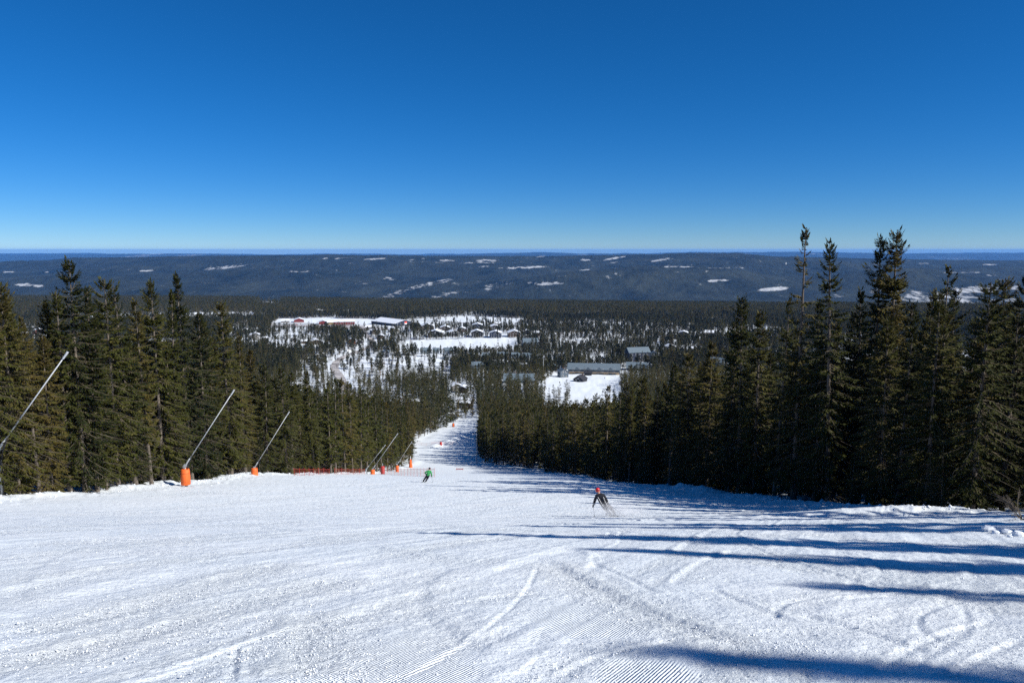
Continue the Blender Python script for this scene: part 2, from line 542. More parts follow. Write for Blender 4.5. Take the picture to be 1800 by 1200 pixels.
# road: a ploughed gravel strip laid on the snow
def ribbon(name, pts, half, lift, m):
    P = smooth_line(pts, 8)
    V, F = [], []
    for i, p in enumerate(P):
        t = (P[min(i + 1, len(P) - 1)] - P[max(i - 1, 0)]).normalized()
        nrm = Vector((-t.y, t.x))
        for s in (-1, -.4, .4, 1):
            q = p + nrm * half * s
            V.append((q.x, q.y, gz(q.x, q.y) + lift))
        if i:
            for c in range(3):
                a = (i - 1) * 4 + c
                F.append((a, a + 1, a + 5, a + 4))
    return link_mesh(name, V, F, m)


GRAVEL = mat('wet_gravel', (.27, .235, .205), .8, noise=.5, scale=.06, hue=(.42, .40, .39))
tag(ribbon('road', ROAD, 3.8, .35, GRAVEL), kind='structure')
tag(ribbon('car_park', [ground(*p) for p in ((484, 574), (520, 573), (560, 573), (605, 574), (650, 578), (668, 580))], 21, .9, GRAVEL), kind='structure')
tag(ribbon('track_road', ROAD2, 3.5, .35, GRAVEL), kind='structure')

# ------------------------------------------------------------------ forested hills beyond the valley, and the ridges on the horizon
def hill_skyline(az):      # elevation of the skyline (degrees below eye level) by bearing
    return np.interp(az, [-40, -35, -31.8, -30.6, -21, -12, -1, 5, 15, 23, 27, 35, 40], [1.0, .94, .79, .57, .43, .38, .49, .42, .44, .55, .69, .81, .92])


azs = np.radians(np.linspace(-46, 46, 980))
ds = np.concatenate([np.linspace(3900, 9400, 190), np.linspace(9500, 12500, 14)])
AZ, DS = np.meshgrid(azs, ds)
hx, hy = np.tan(AZ) * DS, DS.copy()
t = np.clip((DS - 4300) / 4900, 0, 1)
ridge = -np.tan(np.radians(hill_skyline(np.degrees(AZ)))) * 9200 * 1.0
shape = .62 * t ** .8 + .38 * sstep(0, 1, t)
hz = -326 + (ridge + 326) * shape
amp = sstep(0, .15, t) * (1 - sstep(.86, 1, t) * .8)
hz += amp * (80 * fbm(hx / 2300, hy / 1100, 3, 101) + 20 * fbm(hx / 420, hy / 380, 3, 104)) + (amp * .5 + .25) * 11 * np.abs(vnoise(hx / 40, hy / 55, 108))
for az_c, d_c, az_w, d_w, up in ((13, 5700, 8, 620, 62), (-17, 6300, 8, 800, 55), (29, 5300, 6, 520, 60), (-3, 7100, 6, 700, 48), (21, 7700, 7, 650, 46), (-29, 5500, 6, 600, 50), (4, 5300, 5, 450, 36), (-10, 8200, 7, 600, 40)):
    wob = 300 * fbm(hx / 1500, 0 * hx + d_c, 2, 111)
    q_ = (DS - d_c - wob) / d_w
    hz += up * (1.8 if d_c < 6500 else 1.25) * np.exp(-((np.degrees(AZ) - az_c) / az_w) ** 2) * np.where(q_ < 0, np.exp(-q_ ** 2), np.exp(-(q_ * 1.7) ** 2))
hz = np.where(DS > 9300, hz - (DS - 9300) * .03, hz)
hz += np.where(DS < 4300, -30 * sstep(4300, 3900, DS), 0)
clear = np.zeros(hx.shape)
PX, PY = project(hx, hy, hz)
CLEARINGS = [(400, 469, 46, 3.2, -7, .62), (520, 477, 30, 1.6, 0, .6), (258, 476, 14, 1.3, 0, .9), (50, 501, 30, 2.6, 3, .95), (12, 478, 14, 1.5, 0, .8), (82, 478, 4, 1.5, 0, .8),
             (700, 515, 40, 4, -16, .5), (755, 499, 50, 3.4, -12, .62), (790, 517, 38, 3.6, -8, .6), (868, 502, 34, 6, -12, .55), (957, 498, 33, 3.2, 1, .72), (685, 490, 13, 2.6, 5, .65),
             (632, 498, 12, 3, 0, .5), (925, 470, 38, 2.2, -2, .85), (660, 455, 22, 1.5, -3, .9), (790, 458, 20, 2, 0, .7), (855, 458, 22, 2, 0, .75), (610, 454, 14, 1.2, 0, .7), (950, 451, 8, 1.2, -8, .8),
             (1030, 457, 10, 2, 0, .8), (1080, 454, 22, 1.8, -10, .85), (1160, 457, 18, 1.8, -10, .85), (1190, 469, 30, 1.3, 0, .8), (1270, 471, 50, 1.0, 0, .5), (1265, 493, 24, 2.0, -3, .9),
             (1362, 508, 29, 3.4, -4, 1.0), (1382, 463, 2, 1.8, 0, 1), (1100, 482, 40, 5, -8, .38), (990, 484, 40, 2, -8, .3), (1540, 464, 10, 1.2, 0, .8), (1625, 463, 14, 1.0, 0, .8), (1690, 479, 34, 1.3, 0, .8),
             (1740, 465, 14, 1.0, 0, .7), (1740, 484, 14, 1.2, 0, .7), (1735, 507, 65, 8, -3, .74), (1650, 523, 80, 12, 2, .68), (1560, 512, 40, 6, 0, .6), (1740, 535, 60, 9, -6, .66), (1700, 545, 70, 6, 0, .62), (1470, 520, 20, 3, 0, .4)]
_c = np.random.default_rng(5)
for q in range(34):
    CLEARINGS.append((_c.uniform(560, 1320), 451 + abs(_c.normal(0, 12)), _c.uniform(4, 16), _c.uniform(.4, 1.0), _c.uniform(-8, 4), _c.uniform(.3, .8)))
for cx, cyy, a, bb, rot, stg in CLEARINGS:
    c_, s_ = math.cos(R(rot)), math.sin(R(rot))
    u, v = (PX - cx) * c_ + (PY - cyy) * s_, -(PX - cx) * s_ + (PY - cyy) * c_
    clear = np.maximum(clear, stg * np.clip(1.6 - 1.1 * ((u / a) ** 2 + (v / bb) ** 2), 0, 1))
n0, n1 = hx.shape
ii = np.arange((n0 - 1) * n1).reshape(n0 - 1, n1)[:, :-1].ravel()
faces = np.stack([ii, ii + 1, ii + n1 + 1, ii + n1], 1)


def hill_material():
    m = bpy.data.materials.new('hill_forest')
    m.use_nodes = True
    N, L = m.node_tree.nodes, m.node_tree.links
    b = N['Principled BSDF']
    b.inputs['Roughness'].default_value = .9
    b.inputs['Specular IOR Level'].default_value = .1
    tc = N.new('ShaderNodeTexCoord')
    mp = N.new('ShaderNodeMapping'); mp.inputs['Scale'].default_value = (1, .45, 1)
    L.new(tc.outputs['Object'], mp.inputs['Vector'])
    n1 = N.new('ShaderNodeTexNoise'); n1.inputs['Scale'].default_value = .0035; n1.inputs['Detail'].default_value = 9; n1.inputs['Roughness'].default_value = .78
    n2 = N.new('ShaderNodeTexNoise'); n2.inputs['Scale'].default_value = .014; n2.inputs['Detail'].default_value = 5; n2.inputs['Roughness'].default_value = .7
    L.new(mp.outputs['Vector'], n1.inputs['Vector']); L.new(mp.outputs['Vector'], n2.inputs['Vector'])
    r1 = N.new('ShaderNodeValToRGB')
    r1.color_ramp.elements[0].position, r1.color_ramp.elements[1].position = .35, .72
    r1.color_ramp.elements[0].color = (.004, .007, .005, 1)
    r1.color_ramp.elements[1].color = (.050, .056, .040, 1)
    L.new(n1.outputs['Fac'], r1.inputs['Fac'])
    at = N.new('ShaderNodeAttribute'); at.attribute_name = 'clearing'
    ad = N.new('ShaderNodeMath'); ad.operation = 'ADD'
    mu = N.new('ShaderNodeMath'); mu.operation = 'MULTIPLY_ADD'; mu.inputs[1].default_value = 3.2; mu.inputs[2].default_value = -1.72
    L.new(n2.outputs['Fac'], mu.inputs[0]); L.new(at.outputs['Fac'], ad.inputs[0]); L.new(mu.outputs[0], ad.inputs[1])
    r2 = N.new('ShaderNodeValToRGB')
    r2.color_ramp.elements[0].position, r2.color_ramp.elements[1].position = .38, .80
    r2.color_ramp.elements[0].color = (0, 0, 0, 1); r2.color_ramp.elements[1].color = (1, 1, 1, 1)
    L.new(ad.outputs[0], r2.inputs['Fac'])
    mx = N.new('ShaderNodeMix'); mx.data_type = 'RGBA'
    mx.inputs['B'].default_value = (.46, .47, .47, 1)
    L.new(r2.outputs['Color'], mx.inputs['Factor']); L.new(r1.outputs['Color'], mx.inputs['A'])
    L.new(mx.outputs['Result'], b.inputs['Base Color'])
    bp = N.new('ShaderNodeBump'); bp.inputs['Strength'].default_value = .8; bp.inputs['Distance'].default_value = 14
    L.new(n2.outputs['Fac'], bp.inputs['Height']); L.new(bp.outputs['Normal'], b.inputs['Normal'])
    return m


HILL = hill_material()
hills = link_mesh('hills', np.stack([hx.ravel(), hy.ravel(), hz.ravel()], 1), faces, HILL, smooth=True)
a = hills.data.attributes.new('clearing', 'FLOAT', 'POINT'); a.data.foreach_set('value', clear.ravel().astype(np.float32))
tag(hills, kind='structure')

azs = np.radians(np.linspace(-46, 46, 420)); ds = np.linspace(17000, 40000, 40)
AZ, DS = np.meshgrid(azs, ds)
fx, fy = np.tan(AZ) * DS, DS
top = -np.tan(R(.34)) * DS + DS / 1300 * (4.0 * fbm(fx / 4200, fy / 9000, 4, 201) + 2.5 * fbm(fx / 1100, fy / 5000, 3, 207) + 2.2 * sstep(-.1, .35, AZ))
fz = np.where(DS < 24000, -430 + (top + 430) * sstep(17000, 24000, DS), top)
fc = .5 * np.maximum(0, vnoise(fx / 700, fy / 1500, 212)) ** 2 * 1.4
n0, n1 = fx.shape
ii = np.arange((n0 - 1) * n1).reshape(n0 - 1, n1)[:, :-1].ravel()
far = link_mesh('far_hills', np.stack([fx.ravel(), fy.ravel(), fz.ravel()], 1), np.stack([ii, ii + 1, ii + n1 + 1, ii + n1], 1), HILL, smooth=True)
a = far.data.attributes.new('clearing', 'FLOAT', 'POINT'); a.data.foreach_set('value', fc.ravel().astype(np.float32))
tag(far, kind='structure')

# ------------------------------------------------------------------ haze: the air between here and the hills
hm = bpy.data.materials.new('haze_air')
hm.use_nodes = True
hm.node_tree.nodes.clear()
ho = hm.node_tree.nodes.new('ShaderNodeOutputMaterial')
hv = hm.node_tree.nodes.new('ShaderNodeVolumePrincipled')
hv.inputs['Color'].default_value = (.13, .42, 1.0, 1)
hv.inputs['Density'].default_value = 2.3e-5
hv.inputs['Density Attribute'].default_value = ''
hm.node_tree.links.new(hv.outputs['Volume'], ho.inputs['Volume'])
mb = MB()
mb.box((0, 0, -195.5), (92000, 92000, 475))
tag(mb.build('haze', hm), kind='stuff')
# ------------------------------------------------------------------ trees
def needle_material(name, dark, olive, brown):
    m = bpy.data.materials.new(name)
    m.use_nodes = True
    N, L = m.node_tree.nodes, m.node_tree.links
    b = N['Principled BSDF']
    b.inputs['Roughness'].default_value = .75
    b.inputs['Specular IOR Level'].default_value = .15
    tc = N.new('ShaderNodeTexCoord')
    oi = N.new('ShaderNodeObjectInfo')
    nz = N.new('ShaderNodeTexNoise'); nz.inputs['Scale'].default_value = .9; nz.inputs['Detail'].default_value = 5; nz.inputs['Roughness'].default_value = .7
    L.new(tc.outputs['Object'], nz.inputs['Vector'])
    ad = N.new('ShaderNodeMath'); ad.operation = 'MULTIPLY_ADD'; ad.inputs[1].default_value = .42
    geo = N.new('ShaderNodeNewGeometry')
    dr = N.new('ShaderNodeTexNoise'); dr.inputs['Scale'].default_value = .012; dr.inputs['Detail'].default_value = 3
    L.new(geo.outputs['Position'], dr.inputs['Vector'])
    a2 = N.new('ShaderNodeMath'); a2.operation = 'MULTIPLY_ADD'; a2.inputs[1].default_value = .5; a2.inputs[2].default_value = -.27
    L.new(dr.outputs['Fac'], a2.inputs[0])
    a3 = N.new('ShaderNodeMath'); a3.operation = 'ADD'
    L.new(nz.outputs['Fac'], a3.inputs[0]); L.new(a2.outputs[0], a3.inputs[1])
    L.new(oi.outputs['Random'], ad.inputs[0]); L.new(a3.outputs[0], ad.inputs[2])
    rp = N.new('ShaderNodeValToRGB')
    e = rp.color_ramp.elements
    e[0].position, e[0].color = .38, (*dark, 1)
    e[1].position, e[1].color = .95, (*brown, 1)
    q = e.new(.68); q.color = (*olive, 1)
    L.new(ad.outputs[0], rp.inputs['Fac']); L.new(rp.outputs['Color'], b.inputs['Base Color'])
    return m


NEEDLE = needle_material('spruce_needles', (.007, .012, .0035), (.048, .052, .0095), (.085, .064, .016))
PINE_N = needle_material('pine_needles', (.016, .024, .014), (.045, .050, .025), (.075, .068, .036))
BARK = mat('spruce_bark', (.12, .10, .08), .9, noise=.4, scale=5)
TWIG = mat('lichen_twig', (.11, .09, .06), .9, noise=.35, scale=3)
PINE_B = mat('pine_bark', (.15, .085, .05), .9, noise=.3, scale=4)
BIRCH_T = mat('birch_twig', (.10, .075, .065), .9)


def prism(P0, P1, r0, r1, out_v, out_f):
    """three-sided sticks between arrays of points"""
    n = len(P0)
    d = P1 - P0
    d /= np.linalg.norm(d, axis=1, keepdims=True) + 1e-9
    ref = np.where(np.abs(d[:, 2:3]) > .9, np.array([[1., 0, 0]]), np.array([[0, 0, 1.]]))
    u = np.cross(d, ref); u /= np.linalg.norm(u, axis=1, keepdims=True) + 1e-9
    w = np.cross(d, u)
    base = sum(len(v) for v in out_v)
    ring = []
    for P, r in ((P0, r0), (P1, r1)):
        r = np.broadcast_to(np.asarray(r, float).reshape(-1, 1), (n, 1))
        for a in (0, 2.094, 4.189):
            ring.append(P + (u * math.cos(a) + w * math.sin(a)) * r)
    V = np.stack(ring, 1).reshape(-1, 3)
    idx = base + np.arange(n)[:, None] * 6
    F = np.concatenate([idx + np.array([[k, (k + 1) % 3, 3 + (k + 1) % 3, 3 + k]]) for k in range(3)])
    out_v.append(V); out_f.append(F)
    return len(F)


def spruce_meshes(seed, H=18.0, rad=2.2, base=.08, nb=340, nt=17, blade=.43, style='dense', ragged=.25, thin_top=0.0):
    """crown mesh and trunk mesh of one spruce: whorls of drooping boughs hung with needle sprays"""
    g = np.random.default_rng(seed)
    V, F, M = [], [], []
    nw = 30
    wh = np.sort((np.arange(nw) + g.uniform(-.3, .3, nw)) / nw)
    wi = np.sort(g.integers(0, nw, nb))
    zt = np.sort(np.where(g.uniform(0, 1, nb) < .78, np.clip(wh[wi] + g.normal(0, .006, nb), 0, 1), g.uniform(0, 1, nb)))
    u = base + (1 - base) * zt                      # height up the trunk 0..1
    phi = np.arange(nb) * 2.39996 + g.normal(0, .7, nb)
    lean = np.array([g.normal(0, .012), g.normal(0, .012)])
    prof = np.minimum(1, (1 - u) * (1.95 if style != 'dead_top' else 1.35) + .03) ** .80 * (.86 + .14 * np.sin(u * 9 + seed)) * np.minimum(1, .55 + (u - base) * 2.2)
    big = 1 + .42 * fbm(np.cos(phi) * 1.3 + 5, np.sin(phi) * 1.3 + u * 5, 2, seed) + .22 * vnoise(u * 30, 0 * u + seed, seed + 9)   # lobes and gaps in the outline
    L = rad * prof * big * (1 - ragged * g.uniform(0, 1, nb) ** 1.5) * g.uniform(.82, 1.12, nb)
    if style == 'dead_top':
        L *= np.where(u > .62, .55 + .25 * g.uniform(0, 1, nb), 1)
    keep = np.ones(nb, bool)
    if thin_top:
        keep &= ~((u > .55) & (u < .95) & (g.uniform(0, 1, nb) < thin_top))
    gap = vnoise(phi * 1.1, u * 9 + seed, seed + 3)
    keep &= gap > (-.66 if style != 'sparse' else -.48)
    u, phi, L = u[keep], phi[keep], np.maximum(L[keep], .12)
    n = len(u)
    dirh = np.stack([np.cos(phi), np.sin(phi), 0 * phi], 1)
    side = np.stack([-np.sin(phi), np.cos(phi), 0 * phi], 1)
    a = np.interp(u, [0, .35, .75, 1], [-.45, -.28, .15, 1.1]) + g.normal(0, .10, n)
    b_ = np.interp(u, [0, .5, .85, 1], [.42, .5, .35, .05]) + g.normal(0, .06, n)
    org = np.stack([lean[0] * u * H, lean[1] * u * H, u * H], 1)

    def pos(s):
        s = np.asarray(s)[:, None] if np.ndim(s) else s
        zz = L[:, None] * (a[:, None] * s - b_[:, None] * s ** 2 + .38 * s ** 3)
        return org + dirh * L[:, None] * s + np.array([0, 0, 1.]) * zz
    P = [pos(s) for s in (0, .5, 1.0)]
    r0 = .012 + .012 * L
    nf = prism(P[0], P[1], r0, r0 * .6, V, F); M += [1] * nf
    nf = prism(P[1], P[2], r0 * .6, r0 * .2, V, F); M += [1] * nf

    def blades(B, D, ln, wd, up, mi):
        m = len(B)
        w = np.cross(D, up); w /= np.linalg.norm(w, axis=1, keepdims=True) + 1e-9
        fold = np.cross(w, D)
        mid = B + D * (ln * .45)[:, None] - fold * (wd * .25)[:, None]
        V_ = np.stack([B, mid + w * wd[:, None] * .5, B + D * ln[:, None], mid - w * wd[:, None] * .5], 1).reshape(-1, 3)
        i = sum(len(v) for v in V) + np.arange(m)[:, None] * 4 + np.arange(4)[None]
        V.append(V_); F.append(i); M.extend([mi] * m if np.isscalar(mi) else list(mi))
    for q in range(nt):
        for sd in (-1, 1):
            s = np.clip((q + g.uniform(.1, .9, n)) / nt, .08, 1)
            s = .15 + .85 * s
            B = pos(s)
            ln = blade * (.55 + .7 * g.uniform(0, 1, n)) * np.minimum(1, L * .55 + .35) * (1.15 - .45 * s)
            droop = -g.uniform(.1, 1.25, n) * np.interp(u, [0, .7, 1], [1, .8, -.3])
            D = dirh * g.uniform(.25, .95, n)[:, None] + side * (sd * g.uniform(.35, 1.0, n))[:, None] + np.array([0, 0, 1.]) * droop[:, None]
            D /= np.linalg.norm(D, axis=1, keepdims=True)
            up = np.array([0, 0, 1.]) + g.normal(0, .45, (n, 3))
            inner = (s < .45) & (u < .75)
            mi = np.where(g.uniform(0, 1, n) < np.where(inner, .30, .05), 1, 0)
            wd = ln * g.uniform(.24, .40, n) * np.where(mi == 1, .35, 1)
            blades(B, D, ln, wd, up, mi)
    # sprays hanging along the bough and one at its tip
    B = pos(1.0); D = P[2] - P[1]; D /= np.linalg.norm(D, axis=1, keepdims=True) + 1e-9
    blades(B - D * .1, D, blade * g.uniform(.6, 1.1, n), blade * .3 * np.ones(n), np.array([0, 0, 1.]) + g.normal(0, .3, (n, 3)), 0)
    # the leader
    m = 14
    zz = g.uniform(.955, 1.0, m); ph = g.uniform(0, 6.28, m)
    B = np.stack([lean[0] * zz * H, lean[1] * zz * H, zz * H], 1)
    D = np.stack([np.cos(ph) * .45, np.sin(ph) * .45, .6 + 0 * ph], 1)
    blades(B, D, blade * .55 * np.ones(m) * (1.35 - (zz - .95) * 12), blade * .16 * np.ones(m), np.stack([np.cos(ph), np.sin(ph), 0 * ph], 1) * .2 + np.array([.1, .2, 1]), 0)
    crown = (np.concatenate(V), np.concatenate(F), np.array(M))
    # trunk with stubs of dead boughs
    TV, TF = [], []
    k = 9; hs = np.linspace(-.03, 1.0, 8)
    rt = .0085 * H * (1 - hs) ** .8 + .02
    rt[0] *= 1.25
    ang = np.arange(k) * 2 * math.pi / k
    ringv = np.stack([np.stack([lean[0] * h * H + r * np.cos(ang), lean[1] * h * H + r * np.sin(ang), np.full(k, h * H)], 1) for h, r in zip(hs, rt)])
    TV.append(ringv.reshape(-1, 3))
    TF.append(np.array([(i * k + j, i * k + (j + 1) % k, (i + 1) * k + (j + 1) % k, (i + 1) * k + j) for i in range(7) for j in range(k)]))
    nd = 46 if style in ('bare', 'sparse', 'dead_top') else 22
    uh = g.uniform(.03, max(base, .1) + .22, nd); ph = g.uniform(0, 6.28, nd)
    ln = g.uniform(.4, 1.7, nd) * (rad / 2.2)
    P0 = np.stack([0 * uh, 0 * uh, uh * H], 1)
    P1 = P0 + np.stack([np.cos(ph) * ln, np.sin(ph) * ln, -.35 * ln + g.normal(0, .1, nd)], 1)
    P2 = P1 + np.stack([np.cos(ph + .3) * ln * .5, np.sin(ph + .3) * ln * .5, -.30 * ln], 1)
    prism(P0, P1, .022, .014, TV, TF); prism(P1, P2, .014, .005, TV, TF)
    return crown, (np.concatenate(TV), np.concatenate(TF))


def to_mesh(name, V, F, mats, mi=None):
    o = link_mesh(name, V, np.asarray(F), mats, mi)
    me = o.data
    bpy.data.objects.remove(o)
    return me


def tree_kind(seed, **kw):
    c, t_ = spruce_meshes(seed, **kw)
    return to_mesh('crown', c[0], c[1], [NEEDLE, TWIG], c[2]), to_mesh('trunk', t_[0], t_[1], BARK)


KINDS = {          # meshes 18 m high, shared by the trees that use them
    'dense': [tree_kind(11, rad=2.75, nb=300), tree_kind(12, nb=300, rad=2.5, ragged=.35), tree_kind(13, rad=2.9, nb=300, ragged=.3), tree_kind(14, nb=300, rad=2.5, base=.05)],
    'slim': [tree_kind(21, rad=1.7, nb=310), tree_kind(22, rad=1.65, nb=300, ragged=.4), tree_kind(23, rad=1.95, nb=310, ragged=.35)],
    'bare-trunked': [tree_kind(31, rad=2.0, base=.34, nb=270, style='bare'), tree_kind(32, rad=1.8, base=.28, nb=260, style='bare', ragged=.45), tree_kind(33, rad=1.9, base=.42, nb=250, style='bare')],
    'ragged': [tree_kind(41, rad=2.5, nb=300, ragged=.5, style='sparse', thin_top=.15), tree_kind(42, rad=2.2, nb=290, ragged=.55, style='sparse', thin_top=.25), tree_kind(43, rad=2.4, nb=300, ragged=.5, style='sparse', thin_top=.1)],
    'dead-topped': [tree_kind(51, rad=2.3, nb=420, nt=10, ragged=.5, style='dead_top', thin_top=.68, blade=.42)],
    'broad': [tree_kind(61, rad=3.3, nb=330, ragged=.35, base=.03), tree_kind(62, rad=3.0, nb=300, ragged=.4, base=.03)],
}
MID = [tree_kind(70 + i, rad=r_, nb=105, nt=6, blade=.85, ragged=.3 + .06 * i, base=.05 + .03 * i) for i, r_ in enumerate((2.3, 2.0, 2.6, 1.75, 2.1))]


def ordinal(n):
    ones = 'zeroth first second third fourth fifth sixth seventh eighth ninth tenth eleventh twelfth thirteenth fourteenth fifteenth sixteenth seventeenth eighteenth nineteenth'.split()
    tens = {2: 'twent', 3: 'thirt', 4: 'fort', 5: 'fift', 6: 'sixt', 7: 'sevent', 8: 'eight', 9: 'ninet'}
    if n < 20:
        return ones[n]
    t_, o_ = divmod(n, 10)
    return tens[t_] + 'ieth' if o_ == 0 else tens[t_] + 'y-' + ones[o_]


TREES = []


def add_spruce(x, y, H, meshes, label=None, group='spruces along the piste', row=None, adj='', width=1.0):
    t_ = thing('spruce', label, 'tree', (x, y, gz(x, y) - .12), random.uniform(0, 6.28), group)
    s = H / 18.0
    t_.scale = (s * width, s * width, s)
    t_.rotation_euler[0], t_.rotation_euler[1] = random.gauss(0, .018), random.gauss(0, .018)
    for nm, me in (('crown', meshes[0]), ('trunk', meshes[1])):
        o = bpy.data.objects.new(nm, me)
        COL.objects.link(o)
        o.parent = t_
    TREES.append((t_, x, y, H, row, adj))
    return t_


taken = []


def clear_of(x, y, d):
    return all((x - a) ** 2 + (y - b) ** 2 > d * d for a, b in taken)


# trees that can be told apart: bearing and top read off the photo, depth along the run's edges
NAMED = [
    # px, top, y, kind, variant, label
    (3, 500, 47, 'broad', 0, 'broad brownish spruce cut by the frame edge behind the closest snow lance'),
    (120, 458, 53, 'dense', 2, 'tallest spruce of the sunlit side, rising behind the closest lance tip'),
    (97, 512, 50, 'slim', 0, 'shorter rust-tinged spruce pressed against the tallest sunlit one'),
    (146, 510, 57, 'slim', 2, 'slim spruce just downhill of the tallest sunlit one'),
    (184, 490, 55, 'dense', 0, 'full pointed spruce, second peak downhill of the tallest sunlit one'),
    (217, 502, 58, 'ragged', 2, 'thin greyish spruce between the two pointed peaks of the sunlit side'),
    (247, 527, 51, 'bare-trunked', 1, 'lower spruce with a bare pale trunk standing by the snow berm'),
    (267, 494, 60, 'dense', 1, 'bushy-topped spruce, uphill one of two close peaks above the orange pad'),
    (292, 516, 64, 'slim', 1, 'narrow spruce squeezed between two taller sunlit peaks'),
    (318, 485, 57, 'slim', 2, 'spindle-topped tall spruce straight above the first orange lance pad'),
    (349, 548, 59, 'dense', 3, 'low dense spruce behind the first orange lance pad'),
    (393, 530, 68, 'dense', 0, 'lone dark peak downhill of the first lance tip'),
    (420, 588, 74, 'ragged', 0, 'ragged spruce between the first and second orange lance pads'),
    (45, 560, 44, 'bare-trunked', 2, 'spruce with bare trunk and dead twigs at the frame edge berm'),
    (222, 590, 47, 'bare-trunked', 0, 'spruce with a long bare grey trunk and dead lower twigs'),
    (70, 590, 45, 'dense', 3, 'low full spruce under the closest snow lance'),
    (170, 600, 48, 'dense', 1, 'low olive spruce filling the sunlit front row by the berm'),
    (285, 610, 52, 'broad', 1, 'low spreading spruce beside the first orange lance pad'),
    (1311, 521, 62, 'dense', 1, 'dark medium spruce beside the olive bushy one on the shaded side'),
    (1338, 546, 58, 'dense', 3, 'olive-topped bushy spruce catching sun on the shaded side'),
    (1376, 527, 64, 'ragged', 1, 'thin ragged spruce just before the dead-topped giant'),
    (1417, 403, 53, 'dead-topped', 0, 'tallest spruce with an almost bare dead top against the sky'),
    (1446, 530, 60, 'slim', 1, 'thin dark spire between the dead-topped giant and the next tall spruce'),
    (1480, 425, 55, 'ragged', 0, 'tall ragged spruce standing alone beside the dead-topped giant'),
    (1531, 512, 58, 'slim', 1, 'short spruce at the foot of the twin tall tops'),
    (1557, 420, 56, 'ragged', 2, 'less pointed tree of the twin tall tops breaking the skyline'),
    (1582, 405, 55, 'dense', 1, 'sharper and taller tree of the twin tops breaking the skyline'),
    (1625, 507, 60, 'slim', 0, 'slender spire next to the twin tall tops'),
    (1661, 471, 56, 'ragged', 1, 'ragged see-through spruce between the twin tops and the frame edge'),
    (1682, 508, 58, 'ragged', 2, 'crooked-looking spruce with open boughs by the pale far clearing'),
    (1737, 585, 50, 'slim', 2, 'short dark spruce in the dip before the frame-edge trees'),
    (1765, 491, 52, 'dense', 0, 'pointed dark spruce, second from the frame edge on the shaded side'),
    (1792, 480, 48, 'dense', 2, 'dense dark spruce cut by the frame edge on the shaded side'),
    (1568, 560, 49, 'broad', 0, 'huge broad spruce with sunlit lower boughs below the twin tops'),
    (1640, 640, 47, 'broad', 1, 'wide low spruce filling the shaded front row'),
    (1292, 566, 66, 'dense', 1, 'full dark spruce next downhill of the dark medium one on the shaded side'),
    (1402, 572, 66, 'dense', 0, 'full low spruce at the flank of the dead-topped giant'),
    (1462, 566, 64, 'dense', 2, 'full spruce filling the gap under the tall ragged one'),
    (1512, 548, 62, 'dense', 1, 'bushy spruce between the tall ragged one and the twin tops'),
    (1604, 535, 62, 'broad', 1, 'broad spruce behind the slender spire by the twin tops'),
    (1642, 545, 62, 'dense', 2, 'dense spruce under the see-through ragged one'),
    (1708, 560, 58, 'dense', 0, 'dark cone-shaped spruce uphill of the pale far clearing'),
    (1250, 600, 74, 'dense', 2, 'rounded olive spruce at the step of the shaded tree line'),
]
for px, py, y, kind, var, label in NAMED:
    while True:                       # step back along the sight line until clear of the run
        p = at_depth(px, py, y)
        if p.x < float(EDGE_L(y)) - .8 or p.x > float(EDGE_R(y)) + .8:
            break
        y += .5
    H = p.z - gz(p.x, y) + .2
    add_spruce(p.x, y, H, KINDS[kind][var], label, 'spruces along the piste', 'named', kind)
    taken.append((p.x, y))

mixes = ['dense'] * 6 + ['slim'] * 4 + ['bare-trunked'] * 2 + ['ragged'] * 2 + ['broad']
g = np.random.default_rng(19)


def pick(kinds=mixes):
    k_ = kinds[int(g.integers(len(kinds)))]
    return k_, KINDS[k_][int(g.integers(len(KINDS[k_])))]


def edge_row(sidename, sgn, edge, y0, y1, off0, off1, step, hlo, hhi, row, min_d):
    y = y0
    while y < y1:
        yy = y + g.uniform(-.4, .4) * step
        x = float(edge(yy)) + sgn * g.uniform(off0, off1)
        y += step * g.uniform(.7, 1.3)
        px, py = project(x, yy, gz(x, yy))
        if not (-60 < px < 1860) or not clear_of(x, yy, min_d):
            continue
        k_, me = pick(['broad', 'broad', 'dense']) if row == 'young' else pick() if yy < 115 else ('mid', MID[int(g.integers(5))])
        H = g.uniform(hlo, hhi) * (1 if yy > 80 or row == 'young' else .86)
        add_spruce(x, yy, H, me, None, 'spruces along the piste', (sidename, row), '' if k_ in ('mid', 'dense') else k_, g.uniform(1.0, 1.28))
        taken.append((x, yy))


edge_row('sunlit', -1, EDGE_L, 47, 168, .8, 3.2, 2.3, 14.5, 18.5, 'front', 1.6)
edge_row('shaded', 1, EDGE_R, 38, 170, .8, 3.5, 2.15, 13.5, 17.0, 'front', 1.6)
edge_row('sunlit', -1, EDGE_L, 46, 112, 3.6, 7, 2.4, 14, 18, 'second', 1.7)
edge_row('shaded', 1, EDGE_R, 38, 112, 3.8, 8, 2.6, 13, 16.5, 'second', 1.7)
edge_row('sunlit', -1, EDGE_L, 48, 96, 7.5, 12, 2.6, 13, 17, 'deep', 1.8)
edge_row('shaded', 1, EDGE_R, 38, 96, 8, 13, 2.8, 13, 16.5, 'deep', 1.8)
edge_row('sunlit', -1, EDGE_L, 54, 90, 12, 19, 3.0, 13, 16, 'deep', 2.0)
edge_row('shaded', 1, EDGE_R, 46, 90, 13, 20, 3.0, 12.5, 16, 'deep', 2.0)
edge_row('sunlit', -1, EDGE_L, 46, 100, .6, 5.5, 1.9, 4, 8, 'young', 1.1)
edge_row('shaded', 1, EDGE_R, 38, 100, .8, 6.0, 1.9, 4, 9, 'young', 1.1)
edge_row('fill', -1, EDGE_L, 238, 330, 1.0, 4, 6, 11, 15, 'lower', 3)

